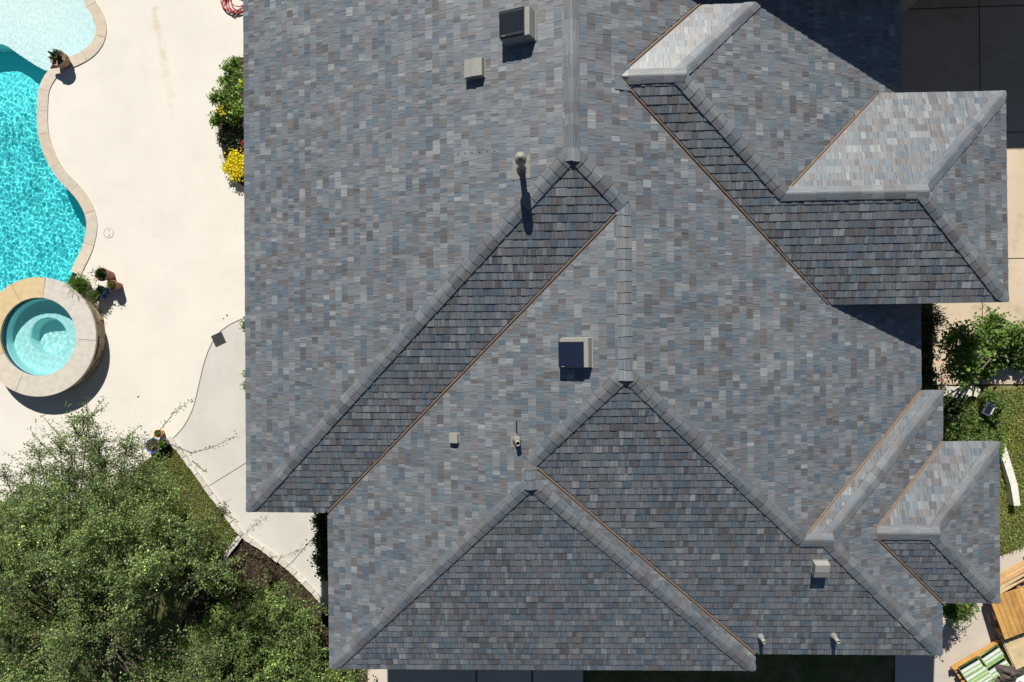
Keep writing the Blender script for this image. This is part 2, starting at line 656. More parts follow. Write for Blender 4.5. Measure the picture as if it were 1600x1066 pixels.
pool_px = [(132, -70), (132, 0), (143, 20), (150.5, 38), (152, 51), (146, 66), (133, 79), (118, 87), (103, 93), (84, 104), (72, 118), (63, 136), (60, 160),
           (60, 200), (66, 230), (79, 260), (95, 283), (115, 303), (130, 325), (137, 347), (136, 363), (132, 380), (125, 398), (116, 415), (106, 440), (80, 470)]
pool_edge = catmull(pxs(pool_px, 0.0), 0.15)
pool_edge = [np.array(p) for p in pool_edge]
far_w = float(P(-190, 0, 0)[0])
arc = lambda r, a0, a1, n=24: [np.array((SPX + r * math.cos(a), SPY + r * math.sin(a))) for a in np.radians(np.linspace(a0, a1, n))]
pool_edge = [p for p in pool_edge if math.hypot(p[0] - SPX, p[1] - SPY) > 1.28]
pool_poly = ccw(pool_edge + arc(1.27, 40, 178) + [np.array((far_w, SPY)), np.array((far_w, pool_edge[0][1]))])
# pool_edge runs from north to south with the water on its right: outwards is its left
hole_edge = offset_line(pool_edge, -0.14)
hole_edge = [p for p in hole_edge if math.hypot(p[0] - SPX, p[1] - SPY) > 1.29]
hole = ccw(hole_edge + arc(1.28, 40, -180, 40) + [np.array((far_w, SPY)), np.array((far_w, hole_edge[0][1]))])
path_edge_px = [(392, 494), (376, 499), (359, 507), (345, 517), (331, 536), (319, 567), (310, 605), (301, 640), (286, 668), (268, 687)]
path_edge = [np.array(q) for q in catmull(pxs(path_edge_px, 0.0), 0.2)]
deck_low = pxs([(250, 701), (232, 718), (197, 750), (164, 780), (152, 785), (76, 785), (0, 784), (-220, 784)], 0.0)
deck_poly = ccw(pxs([(-220, -130), (470, -130), (470, 480), (402, 489)], 0.0) + path_edge + deck_low)


def slab_of(name, poly, mat, thick, parent=None, holes=()):
    return sheet(name, poly, 0.0, mat, parent, step=0, z=thick, holes=holes)


deck = slab_of("pool_deck", deck_poly, M_DECK, 0.0, holes=[hole])
tag(deck, kind='structure')


def deck_marks():
    """the rusty drip line and the spilled-water marks that cross the deck, in the deck's own colour"""
    nt = M_DECK.node_tree
    b = nt.nodes["Principled BSDF"]
    src = b.inputs["Base Color"].links[0].from_socket
    pos = geo_pos(nt)
    a, c = P(240, 5, 0), P(272, 185, 0)
    d = (c - a)[:2]
    L = np.linalg.norm(d); d = d / L
    sep = nt.nodes.new("ShaderNodeVectorMath"); sep.operation = 'SUBTRACT'
    nt.links.new(pos, sep.inputs[0]); sep.inputs[1].default_value = (a[0], a[1], 0)
    wob = noise(nt, 1.6, 4, 0.6, pos)
    def dot(v):
        q = nt.nodes.new("ShaderNodeVectorMath"); q.operation = 'DOT_PRODUCT'
        nt.links.new(sep.outputs[0], q.inputs[0]); q.inputs[1].default_value = v
        return q.outputs[1]
    def math_(op, x, y=0.0, z=0.0):
        q = nt.nodes.new("ShaderNodeMath"); q.operation = op
        for i, s in enumerate((x, y, z)):
            if isinstance(s, (int, float)): q.inputs[i].default_value = s
            else: nt.links.new(s, q.inputs[i])
        return q.outputs[0]
    acr = dot((d[1], -d[0], 0)); alo = dot((d[0], d[1], 0))
    acr = math_('ADD', acr, math_('MULTIPLY', math_('SUBTRACT', wob.outputs[0], 0.5), 0.35))
    band = math_('SUBTRACT', 1.0, math_('DIVIDE', math_('ABSOLUTE', acr), 0.13)); band = math_('MAXIMUM', band, 0.0)
    ends = math_('MULTIPLY', math_('GREATER_THAN', alo, 0.1), math_('SUBTRACT', 1.0, math_('DIVIDE', alo, L * 1.25)))
    ends = math_('MAXIMUM', ends, 0.0)
    n = noise(nt, 4, 5, 0.75, pos)
    k = math_('MULTIPLY', math_('MULTIPLY', band, ends), math_('MAXIMUM', math_('MULTIPLY', math_('SUBTRACT', n.outputs[0], 0.38), 3.4), 0.0))
    k = math_('MINIMUM', k, 0.42)
    mx = nt.nodes.new("ShaderNodeMix"); mx.data_type = 'RGBA'
    nt.links.new(k, mx.inputs[0]); nt.links.new(src, mx.inputs[6]); mx.inputs[7].default_value = (0.50, 0.38, 0.20, 1)
    nt.links.new(mx.outputs[2], b.inputs["Base Color"])


deck_marks()

# grey path along the house: three slabs with tooled joints
curb_px = [(264, 683), (281, 702), (302, 731), (328, 767), (355, 802), (379, 834), (412, 857), (450, 884), (484, 917), (512, 947), (535, 968)]
curb_line = [np.array(q) for q in catmull(pxs(curb_px, 0.0), 0.25)]
path_poly = ccw(path_edge + curb_line + pxs([(640, 968), (640, 640), (480, 480)], 0.0))
path = tag(slab_of("garden_path", path_poly, M_JOINT, 0.004), kind='structure')


def cut_poly(poly, a, b, keep):
    """part of a polygon on the left (keep=1) or right (-1) of the line a-b"""
    d = b - a
    n = np.array([-d[1], d[0]]) / np.linalg.norm(d) * keep
    o = []
    for i in range(len(poly)):
        p, q = poly[i - 1], poly[i]
        dp_, dq = n @ (p - a), n @ (q - a)
        if (dp_ >= 0) != (dq >= 0): o.append(p + (q - p) * dp_ / (dp_ - dq))
        if dq >= 0: o.append(q)
    return o


J1 = pxs([(300, 776), (384, 724)], 0.0)
J2 = pxs([(450, 886), (497, 832)], 0.0)


def shift(a, b, d):
    t = (b - a) / np.linalg.norm(b - a)
    n = np.array([-t[1], t[0]]) * d
    return a + n, b + n


def path_slabs():
    g = 0.009
    top = cut_poly(path_poly, *shift(*J1, g), 1)
    mid = cut_poly(cut_poly(path_poly, *shift(*J1, -g), -1), *shift(*J2, g), 1)
    low = cut_poly(path_poly, *shift(*J2, -g), -1)
    for q in (top, mid, low):
        if len(q) > 2:
            q = poly_inset(ccw(q), [0.012] * len(q)) if False else ccw(q)
            slab_of("slab", q, M_PATH, 0.012, path)


path_slabs()
jl = offset_line(path_edge, -0.016); jr = offset_line(path_edge, 0.004)
slab_of("joint_strip", ccw(jl + jr[::-1]), M_JOINT, 0.016, path)

lawn_w = ccw(pxs([(264, 683), (250, 701), (232, 718), (197, 750), (164, 780), (152, 785), (76, 785), (0, 784), (-220, 784), (-220, 1250), (250, 1250), (285, 960)], 0.0) +
             pxs([(340, 885), (379, 834), (355, 802), (328, 767), (302, 731), (281, 702)], 0.0))
tag(sheet("lawn", lawn_w, -0.006, M_LAWN, step=0, z=0.0), kind='structure')
mulch_poly = ccw(pxs([(379, 834), (340, 885), (285, 960), (250, 1250), (640, 1250), (640, 985), (535, 968), (512, 947), (484, 917), (450, 884), (412, 857)], 0.0))
tag(sheet("mulch_bed", mulch_poly, -0.012, M_MULCH, step=0, z=0.0), kind='structure')

# south side: lawn strip in the shade and a concrete pad
lawn_s = ccw(pxs([(640, 1000), (640, 1300)], None) + pxs([(1420, 1300), (1420, 960)], None))
tag(sheet("side_lawn", lawn_s, -0.01, M_LAWN, step=0.8), kind='structure')
pad = ccw(pxs([(596, 985), (556, 1030), (606, 1100), (606, 1300), (912, 1300), (912, 985)], None))
tag(sheet("side_pad", pad, 0.012, M_JOINT, step=0.8), kind='structure')
pad_o = bpy.data.objects["side_pad"]
for a, b in ((575, 743), (746, 830), (833, 911)):
    q = ccw(pxs([(a, 985), (a, 1300), (b, 1300), (b, 985)], None))
    sheet("slab", q, 0.022, M_SLAB, pad_o, step=0.8)

# drive on the north-east, side yard on the south-east
DX = float(G(1532, 300)[0])
DY = [float(G(1585, v)[1]) for v in (601, 404, 207)]
dy = (DY[2] - DY[0]) / 2
x0d, x1d = float(G(1392, 60)[0]), 40.0
drive = tag(sheet("driveway", [np.array((x0d, DY[0])), np.array((x1d, DY[0])), np.array((x1d, DY[0] + 14 * dy)), np.array((x0d, DY[0] + 14 * dy))], 0.010, M_JOINT, step=2.5), kind='structure')
for ix, (xa, xb) in enumerate(((x0d, DX), (DX, DX + dy), (DX + dy, DX + 2 * dy), (DX + 2 * dy, DX + 3 * dy))):
    for iy in range(6):
        ya = DY[0] + iy * dy
        g = 0.012
        sheet("slab", [np.array((xa + g, ya + g)), np.array((xb - g, ya + g)), np.array((xb - g, ya + dy - g)), np.array((xa + g, ya + dy - g))], 0.022, M_DRIVE, drive, step=2.5)

bx = float(G(1456, 540)[0])
by = [float(G(1450, v)[1]) for v in (470, 606)]
tag(sheet("entry_bed", [np.array((x0d, by[1])), np.array((bx, by[1])), np.array((bx, by[0])), np.array((x0d, by[0]))], 0.030, M_MULCH, step=0.8), kind='structure')
lawn_e = ccw([np.array((5.5, DY[0] - 0.02)), np.array((40, DY[0] - 0.02))] + pxs([(2300, 640)], None) + pxs([(1600, 853), (1562, 868), (1400, 925), (1330, 900)], None))
tag(sheet("front_lawn", lawn_e, -0.008, M_LAWN2, step=0.8), kind='structure')
yard = ccw(pxs([(1600, 854), (1562, 869), (1400, 926), (1400, 1300), (1900, 1300), (2200, 700)], None))
yard_o = tag(sheet("side_yard", yard, 0.008, M_SLAB, step=0.8), kind='structure')

# ------------------------------------------------------------------ pool
pool = tag(empty("swimming_pool", (float(pool_edge[40][0]) - 2, float(pool_edge[40][1]), 0)), "free-form swimming pool with turquoise water and pale stone coping", "pool")


def rel(o, parent):
    """keep world placement under a parent Empty that only has a location / rotation about z"""
    o.parent = parent
    o.matrix_parent_inverse = (Matrix.Translation(parent.location) @ parent.rotation_euler.to_matrix().to_4x4()).inverted()
    return o


WZ, LEDGE_Z, FLOOR_Z = -0.10, -0.36, -1.15
LEDGE_Y = float(P(40, 96, LEDGE_Z)[1])


def build_pool():
    mb = MB()
    wall = [np.array(p) for p in pool_poly]
    n = len(wall)
    rows = [[(p[0], p[1], z) for p in wall] for z in (-0.02, FLOOR_Z)]
    mb.grid(rows, closed=True, smooth=False)
    for t in tessellate_polygon([[Vector((p[0], p[1], 0)) for p in wall]]):
        mb.face([(wall[i][0], wall[i][1], FLOOR_Z) for i in t])
    rel(mb.build("pool_shell", M_PLASTER), pool)
    # tanning ledge with its curved edge
    edge = [np.array(q) for q in catmull(pxs([(-190, 96), (-60, 84), (-20, 73), (3, 71), (16, 75), (36, 89), (56, 102), (74, 112), (84, 112)], LEDGE_Z), 0.1)]
    cut = [p for p in pool_edge if p[1] > edge[-1][1] + 0.05]
    poly = ccw(edge + cut[::-1] + [np.array((far_w, pool_edge[0][1]))])
    mb = MB()
    mb.prism(poly, FLOOR_Z + 0.002, LEDGE_Z)
    rel(mb.build("tanning_ledge", M_LEDGE), pool)
    # coping stones
    line = [p for p in pool_edge if math.hypot(p[0] - SPX, p[1] - SPY) > SPA_RO + 0.02]
    seg = [0.0]
    for i in range(1, len(line)): seg.append(seg[-1] + np.linalg.norm(line[i] - line[i - 1]))
    outer = offset_line(line, -0.265)
    tot = seg[-1]
    k = 0
    s = 0.0
    stones = []
    while s < tot - 0.2:
        ln = rng.uniform(0.55, 0.95)
        stones.append((s, min(tot, s + ln)))
        s += ln
    def at(arr, q):
        i = int(np.searchsorted(seg, q)); i = min(max(i, 1), len(seg) - 1)
        t = (q - seg[i - 1]) / (seg[i] - seg[i - 1] + 1e-9)
        return arr[i - 1] * (1 - t) + arr[i] * t
    for a, b in stones:
        m = max(2, int((b - a) / 0.12))
        qs = np.linspace(a + 0.0035, b - 0.0035, m + 1)
        inn = [at(line, q) + 0.02 * (at(line, q) - at(outer, q)) / 0.285 for q in qs]
        ou = [at(outer, q) for q in qs]
        g = rng.uniform(0.92, 1.06)
        warm = rng.uniform(0, 1)
        col = (0.57 * g, (0.505 - 0.02 * warm) * g, (0.415 - 0.05 * warm) * g)
        mb = MB()
        z1 = 0.022 + rng.uniform(-0.003, 0.003)
        mb.prism(ccw(inn + ou[::-1]), -0.07, z1, col)
        o = mb.build("coping_stone", M_COPING)
        bv = o.modifiers.new("bevel", 'BEVEL'); bv.width = 0.012; bv.segments = 2; bv.limit_method = 'ANGLE'
        rel(o, pool)


build_pool()


def water_sheet(name, poly, z, res, amp, skip=None, lam=0.30, calm=None):
    xs = [p[0] for p in poly]; ys = [p[1] for p in poly]
    nx = int((max(xs) - min(xs)) / res) + 1; ny = int((max(ys) - min(ys)) / res) + 1
    gx = min(xs) + np.arange(nx + 1) * res; gy = min(ys) + np.arange(ny + 1) * res
    XX, YY = np.meshgrid(gx, gy)
    ZZ = np.zeros_like(XX)
    r2 = np.random.default_rng(5)
    for k in range(46):
        l = lam * np.exp(r2.normal(0, 0.42)); th = r2.uniform(0, 2 * np.pi); ph = r2.uniform(0, 2 * np.pi)
        q = 2 * np.pi / l
        ZZ += amp * (l / lam) ** 1.6 * np.sin(q * (XX * np.cos(th) + YY * np.sin(th)) + ph)
    if calm is not None: ZZ *= calm(XX, YY)
    verts = np.stack([XX, YY, ZZ + z], -1).reshape(-1, 3)
    W = nx + 1
    cx, cy = np.meshgrid(gx[:-1] + res / 2, gy[:-1] + res / 2)
    keep = np.zeros(cx.shape, dtype=bool)
    pj = poly[-1]
    for pi in poly:
        if pi[1] != pj[1]:
            keep ^= ((pi[1] > cy) != (pj[1] > cy)) & (cx < (pj[0] - pi[0]) * (cy - pi[1]) / (pj[1] - pi[1]) + pi[0])
        pj = pi
    if skip: keep &= ~skip(cx, cy)
    jj, ii = np.nonzero(keep)
    k0 = jj * W + ii
    faces = np.stack([k0, k0 + 1, k0 + W + 1, k0 + W], -1).tolist()
    me = bpy.data.meshes.new(name)
    me.from_pydata(verts.tolist(), [], faces)
    me.polygons.foreach_set("use_smooth", np.ones(len(faces), dtype=bool))
    bm = bmesh.new(); bm.from_mesh(me)
    bmesh.ops.delete(bm, geom=[v for v in bm.verts if not v.link_faces], context='VERTS')
    bm.to_mesh(me); bm.free()
    return link(name, me, M_WATER)


wpoly = [np.array(p) for p in pool_poly]
vis_w = float(P(-60, 0, 0)[0])
wskip = lambda x, y: np.hypot(x - SPX, y - SPY) < SPA_RO - 0.1
pool_water = tag(water_sheet("pool_water", wpoly, WZ, 0.020, 0.00014, wskip, 0.105, lambda x, y: 0.35 + 0.65 / (1 + np.exp((y - LEDGE_Y) / 0.25))), kind='structure')

# ------------------------------------------------------------------ spa
spa = tag(empty("spa", (SPX, SPY, 0)), "round raised stone spa with sandstone rim beside the pool", "spa")


def build_spa():
    z1 = 0.47
    # dry-stacked outer wall: three courses of stones
    nst = [26, 30, 27]
    hs = [0.0, 0.15, 0.29, 0.412]
    for c in range(3):
        off = rng.uniform(0, 1)
        cuts = sorted((k + off + rng.uniform(-0.22, 0.22)) / nst[c] * 2 * math.pi for k in range(nst[c]))
        for i in range(nst[c]):
            a0 = cuts[i] + 0.004; a1 = (cuts[(i + 1) % nst[c]] + (2 * math.pi if i == nst[c] - 1 else 0)) - 0.004
            ro = SPA_RO - 0.05 + rng.uniform(-0.018, 0.018)
            m = 4
            pts = [(ro * math.cos(a), ro * math.sin(a)) for a in np.linspace(a0, a1, m)] + [(1.2 * math.cos(a), 1.2 * math.sin(a)) for a in np.linspace(a1, a0, m)]
            g = rng.uniform(0.7, 1.15)
            mb = MB()
            mb.prism(pts, hs[c] + 0.004, hs[c + 1] - 0.004, (0.36 * g, 0.29 * g, 0.20 * g))
            mb.build("wall_stone", M_STONE, spa)
    # inside shell: wall, bench, pit
    mb = MB()
    n = 72
    prof = [(SPA_RI + 0.02, 0.40), (SPA_RI + 0.015, 0.255)]
    mb.lathe(prof, n=n)
    mb.build("waterline_tile", M_TILE, spa)
    mb = MB()
    mb.lathe([(1.2, -0.72), (1.2, 0.40), (SPA_RI + 0.03, 0.40), (SPA_RI + 0.03, 0.255), (SPA_RI - 0.02, 0.255), (SPA_RI - 0.05, -0.02)], n=n, smooth=False)
    mb.lathe([(SPA_RI - 0.05, -0.02), (0.50, -0.02)], (0, 0, 0), n, smooth=False)
    mb.lathe([(0.50, -0.02), (0.46, -0.06), (0.44, -0.42)], n=n)
    mb.lathe([(0.44, -0.42), (0.0, -0.44)], n=n)
    mb.build("spa_shell", M_SPAWALL, spa)
    # rim slabs
    for a0, a1, col in ((82, 117, (0.60, 0.47, 0.265)), (117, 203, (0.60, 0.465, 0.255)), (203, 246, (0.60, 0.535, 0.43)), (246, 356, (0.56, 0.515, 0.44)), (356, 442, (0.57, 0.53, 0.465))):
        aa = np.radians(np.linspace(a0 + 0.25, a1 - 0.25, max(5, int((a1 - a0) / 4))))
        pts = [(SPA_RO * math.cos(a), SPA_RO * math.sin(a)) for a in aa] + [(SPA_RI * math.cos(a), SPA_RI * math.sin(a)) for a in aa[::-1]]
        mb = MB()
        mb.prism(pts, 0.412, z1, col)
        o = mb.build("rim_slab", M_COPING, spa)
        bv = o.modifiers.new("bevel", 'BEVEL'); bv.width = 0.014; bv.segments = 2; bv.limit_method = 'ANGLE'


build_spa()
circ = [np.array((SPX + (SPA_RI + 0.012) * math.cos(a), SPY + (SPA_RI + 0.012) * math.sin(a))) for a in np.linspace(0, 2 * math.pi, 60, endpoint=False)]
spa_water = tag(water_sheet("spa_water", circ, 0.345, 0.022, 0.00009, None, 0.15), kind='structure')

# sun focused by the ripples onto the plaster
sun_d.cycles.is_caustics_light = True
for o in (pool_water, spa_water): o.cycles.is_caustics_caster = True
for o in bpy.data.objects:
    if o.name.startswith(("pool_shell", "tanning_ledge", "spa_shell")): o.cycles.is_caustics_receiver = True
M_WATER.cycles.use_transparent_shadow = True if hasattr(M_WATER, "cycles") and hasattr(M_WATER.cycles, "use_transparent_shadow") else None

# ------------------------------------------------------------------ house
house = tag(empty("house", (0, 0, 0)), "large house with a grey-blue shingled hip roof of many gables", "house")

PALETTE = [((0.140, 0.157, 0.169), 32), ((0.110, 0.139, 0.161), 19), ((0.090, 0.116, 0.141), 9), ((0.146, 0.150, 0.163), 13), ((0.130, 0.127, 0.126), 16),
           ((0.098, 0.097, 0.098), 9), ((0.180, 0.196, 0.204), 13), ((0.225, 0.240, 0.244), 2)]
PC = np.array([c for c, w_ in PALETTE]); PW = np.array([w_ for c, w_ in PALETTE], float); PW /= PW.sum()


def shingle_col():
    c = PC[rng.choice(len(PC), p=PW)] * rng.normal(1, 0.06)
    return tuple(np.clip(c, 0.03, 0.6))


EXPO = 0.1429
all_tabs = []      # (pixel area, faces)


def lay_facet(k):
    corners = FACETS[k]
    pts = [X(*c.split()) for c, e in corners]
    edges = [e for c, e in corners]
    al, up, nn = frame(k)
    o = pts[0].copy()
    ei = [i for i, e in enumerate(edges) if e == E_]
    if ei: o = pts[ei[0]].copy()
    to2 = lambda p: ((p - o) @ al, (p - o) @ up)
    p2 = [np.array(to2(p)) for p in pts]
    ins = [{E_: -0.018, R_: 0.0, H_: 0.0, V_: 0.043, W_: 0.0}[e] for e in edges]
    q2 = poly_inset(p2, ins)
    # sheathing under the shingles
    mb = MB()
    top = [o + a * al + b * up - 0.012 * nn for a, b in p2]
    bot = [q - np.array([0, 0, 0.05]) for q in top]
    for t in tessellate_polygon([[Vector((a, b, 0)) for a, b in p2]]):
        i, j, l = t
        ar = (p2[j][0] - p2[i][0]) * (p2[l][1] - p2[i][1]) - (p2[j][1] - p2[i][1]) * (p2[l][0] - p2[i][0])
        if ar < 0: j, l = l, j
        mb.face([top[i], top[j], top[l]]); mb.face([bot[i], bot[l], bot[j]])
    for i in range(len(top)):
        j = (i + 1) % len(top)
        mb.face([bot[i], bot[j], top[j], top[i]])
    mb.build("roof_slope", M_DECKROOF, house)
    # courses
    a0, a1 = min(p[0] for p in q2), max(p[0] for p in q2)
    b0, b1 = min(p[1] for p in q2), max(p[1] for p in q2)
    nrow = int(math.ceil((b1 - b0) / EXPO)) + 1
    # frame bounds so that only what the camera can see (and a margin) is laid
    for r in range(nrow):
        lo, hi = b0 + r * EXPO, b0 + (r + 1) * EXPO
        a = a0 - rng.uniform(0, 0.3)
        prev_hi = False
        wob = rng.uniform(-0.003, 0.003)
        col = shingle_col()
        while a < a1:
            wd = rng.choice([0.055, 0.075, 0.10, 0.13, 0.165], p=[.2, .27, .27, .17, .09]) * rng.uniform(0.9, 1.1)
            thick = (rng.random() < 0.55) if prev_hi is False else (rng.random() < 0.35)
            prev_hi = thick
            if rng.random() < 0.9: col = shingle_col()
            x0, x1 = a, a + wd
            a += wd
            poly = clip_rect(q2, x0 + 0.0014, x1 - 0.0014, lo + wob - 0.003, hi - 0.003 + wob)
            if len(poly) < 3 or abs(area2(poly)) < 2e-4: continue
            t0 = 0.0120 + (0.0040 if thick else 0.0) + rng.uniform(-0.0006, 0.0006)
            t1 = 0.002 + (0.0036 if thick else 0.0)
            P3 = []
            for (x, y) in poly:
                f = min(1, max(0, (y - lo) / EXPO))
                P3.append(o + x * al + y * up + (t0 * (1 - f) + t1 * f) * nn)
            c3 = sum(P3) / len(P3)
            uu, vv = project(c3)
            if not (-60 < uu < 1660 and -60 < vv < 1126): continue
            ofs = rng.uniform(0, 50)
            B3 = [o + x * al + y * up - 0.006 * nn for (x, y) in poly]
            pa = [project(q) for q in P3]
            area = abs(area2(pa)) if (4 < uu < 1596 and 4 < vv < 1062) else 0
            all_tabs.append((area, P3, B3, col, [(x + ofs, y) for x, y in poly]))


for k in FACETS: lay_facet(k)
def ridge_patch(k, c, n):
    al, up, nn = frame(k)
    p = X(*c.split())
    for r in range(2):
        for i in range(-n, n):
            a0_, b0_ = i * 0.11, -0.235 + r * 0.135
            q = [p + a * al + b * up for a, b in ((a0_ + .001, b0_), (a0_ + .109, b0_), (a0_ + .109, b0_ + .15), (a0_ + .001, b0_ + .15))]
            P3 = [q[0] + .026 * nn, q[1] + .026 * nn, q[2] + .017 * nn, q[3] + .017 * nn]
            ofs = rng.uniform(0, 50)
            all_tabs.append((0, P3, [x - .004 * nn for x in q], shingle_col(), [(ofs, 0), (ofs + .108, 0), (ofs + .108, .15), (ofs, .15)]))


ridge_patch('C', 'N K C', 2)
ridge_patch('I', 'Jn Js I', 1)
all_tabs.sort(key=lambda t: -t[0])


def tab_mesh(mb, t):
    area, P3, B3, col, uv = t
    mb.face(P3, col, uv)
    n = len(P3)
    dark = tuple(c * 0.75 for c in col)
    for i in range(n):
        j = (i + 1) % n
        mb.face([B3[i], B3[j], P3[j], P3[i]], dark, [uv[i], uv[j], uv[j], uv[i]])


for t in all_tabs[:300]:
    mb = MB(); tab_mesh(mb, t)
    mb.build("shingle", M_SH, house)
mb = MB()
for t in all_tabs[300:]: tab_mesh(mb, t)
tag(mb.build("shingles", M_SH, house), kind='stuff')
print("shingle tabs", len(all_tabs))

# ------------------------------------------------------------------ ridge and hip caps
CAP_STEP = 0.187


def cap_run(c0, c1, ka, kb, ext0=0.0, ext1=0.0, w=0.131, clamp=False):
    """caps laid from p0 (low / butt end) to p1; ka, kb = the planes on either side"""
    p0, p1 = X(*c0.split()), X(*c1.split())
    pc = p0.copy()
    t = (p1 - p0); L = np.linalg.norm(t); t = t / L
    p0 = p0 - ext0 * t; L += ext0 + ext1
    sides = []
    for k in (ka, kb):
        n = np.array(PL[k][:3]); n = n / np.linalg.norm(n)
        d = np.cross(n, t); d /= np.linalg.norm(d)
        if d[2] > 0: d = -d
        if abs(d[2]) < 1e-4: d = -d
        sides.append((d, n))
    nm = sides[0][1] + sides[1][1]; nm /= np.linalg.norm(nm)
    m = max(1, round(L / CAP_STEP)); st = L / m
    ss = [-1, -0.72, -0.42, -0.2, 0, 0.2, 0.42, 0.72, 1]
    caps = []
    for i in range(m):
        a, b = i * st, (i + 1) * st + 0.02
        col = 0.65 * np.array(shingle_col()) + 0.35 * np.array((0.138, 0.149, 0.162))
        ww = w * rng.uniform(0.97, 1.03)
        jit = rng.uniform(-0.004, 0.004)
        yaw = rng.uniform(-0.008, 0.008)
        def ring(s_, lift, sg=0.0):
            o = []
            for q in ss:
                d, n = sides[0] if q < 0 else sides[1]
                off = abs(q) * ww
                # rounded over the crest
                drop = 0.006 * math.exp(-(off / 0.045) ** 2)
                o.append(p0 + (s_ + yaw * (1 if q > 0 else -1)) * t + off * d + (lift * (1.0 - 0.25 * abs(q)) + 0.019) * nm - drop * nm + jit * (sides[1][0] if abs(q) > 0.5 else 0 * nm))
            return o
        top0, top1 = ring(a, 0.016), ring(b, 0.004)
        if clamp and i < 3:
            for rr in (top0, top1):
                for qi, q in enumerate(rr):
                    q = np.array(q, float)
                    for kk in (ka, kb):
                        hd = np.array(PL[kk][:2]); hd = hd / np.linalg.norm(hd)
                        over = hd @ (q[:2] - pc[:2]) - 0.022
                        if over > 0: q[:2] -= hd * over; q[2] += over * 0.4
                    rr[qi] = q
        mb = MB()
        uo = rng.uniform(0, 40)
        n0 = len(mb.v)
        for r_ in (top0, top1): mb.v += [tuple(q) for q in r_]
        mcount = len(ss)
        for j in range(mcount - 1):
            mb.f.append((n0 + j, n0 + j + 1, n0 + mcount + j + 1, n0 + mcount + j))
            mb.c.append(tuple(col)); mb.sm.append(True)
            mb.uv.append([(uo + ss[j] * ww, a), (uo + ss[j + 1] * ww, a), (uo + ss[j + 1] * ww, b), (uo + ss[j] * ww, b)])
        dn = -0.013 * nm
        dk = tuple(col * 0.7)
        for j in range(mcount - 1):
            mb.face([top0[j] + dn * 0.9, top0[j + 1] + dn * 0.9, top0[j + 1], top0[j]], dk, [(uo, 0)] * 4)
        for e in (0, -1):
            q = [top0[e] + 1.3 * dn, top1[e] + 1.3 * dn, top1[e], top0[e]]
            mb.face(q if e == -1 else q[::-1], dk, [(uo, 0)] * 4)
        c3 = (top0[4] + top1[4]) / 2
        uu, vv = project(c3)
        if -30 < uu < 1630 and -30 < vv < 1096: caps.append((mb, uu, vv))
    return caps


RUNS = [('A B z', 'A B C', 'A', 'B'), ('B C D', 'A B C', 'B', 'C'), ('E D G', 'E C D', 'D', 'E'), ('D F z', 'F D G', 'D', 'F'), ('F G z', 'F D G', 'F', 'G'),
        ('E C H', 'E C D', 'E', 'C'), ('I H z', 'E H I', 'H', 'I'), ('E I z', 'E H I', 'E', 'I'), ('M N L', 'L N K', 'N', 'L'),
        ('N O zN', 'M N O', 'N', 'O'), ('M O zN', 'M N O', 'O', 'M'), ('L K T', 'L N K', 'L', 'K'), ('J Js z', 'Jn Js J', 'Js', 'J'), ('J Jn z', 'Jn Js J', 'J', 'Jn'),
        ('A C T', 'A B C', 'A', 'C'), ('E C D', 'B C D', 'C', 'D'), ('F D G', 'E D G', 'G', 'D'), ('E H I', 'E C H', 'E', 'H'),
        ('L N K', 'N K C', 'N', 'K'), ('M N O', 'M N L', 'N', 'M'), ('Jn Js J', 'Jn Js I', 'Js', 'Jn')]
ncap = 0
rest = []
for c0, c1, ka, kb in RUNS:
    ridge = abs(X(*c0.split())[2] - X(*c1.split())[2]) < 0.05
    for mb, uu, vv in cap_run(c0, c1, ka, kb, (0.0 if c0 == 'A C T' else 0.13) if ridge else 0.0, {'A B C': 0.13, 'N K C': -0.20, 'Jn Js I': -0.10}.get(c1, 0.03) if ridge else -0.05, clamp=' z' in c0):
        if ncap < 300 and 0 < uu < 1600 and 0 < vv < 1066:
            mb.build("ridge_cap", M_CAP, house); ncap += 1
        else: rest.append(mb)
if rest:
    big = MB()
    for mb in rest:
        n = len(big.v)
        big.v += mb.v; big.f += [tuple(i + n for i in f) for f in mb.f]; big.c += mb.c; big.uv += mb.uv; big.sm += mb.sm
    tag(big.build("ridge_caps", M_CAP, house), kind='stuff')
print("caps", ncap, len(rest))

# ------------------------------------------------------------------ valley flashings: folded metal with a standing crimp
VALS = [('B D z', 'B C D', 'B', 'D'), ('G E z', 'E D G', 'E', 'G'), ('C H z', 'E C H', 'C', 'H'), ('I Js z', 'Jn Js I', 'I', 'Js'), ('I Jn z', 'Jn Js I', 'Jn', 'I'),
        ('N C zN', 'N K C', 'C', 'N'), ('K C T', 'N K C', 'K', 'C'), ('M L zN', 'M N L', 'M', 'L')]
for c0, c1, ka, kb in VALS:
    p0, p1 = X(*c0.split()), X(*c1.split())
    t = p1 - p0; L = np.linalg.norm(t); t /= L
    rows = []
    ds = []
    for k in (ka, kb):
        n = np.array(PL[k][:3]); n /= np.linalg.norm(n)
        d = np.cross(n, t); d /= np.linalg.norm(d)
        if d[2] < 0: d = -d
        ds.append(d)
    n = ds[0] + ds[1]; n = np.array([0, 0, 1.0])
    prof = [ds[0] * 0.16, ds[0] * 0.016, ds[0] * 0.006 + n * 0.026, ds[1] * 0.006 + n * 0.026, ds[1] * 0.016, ds[1] * 0.16]
    a, b = p0 - 0.02 * t, p1 - (0.20 if 'N K C' in c1 else 0.14) * t
    mb = MB()
    mb.grid([[a + q + n * 0.0015 for q in prof], [b + q + n * 0.0015 for q in prof]], smooth=False)
    mb.build("valley_flashing", M_VALLEY, house)

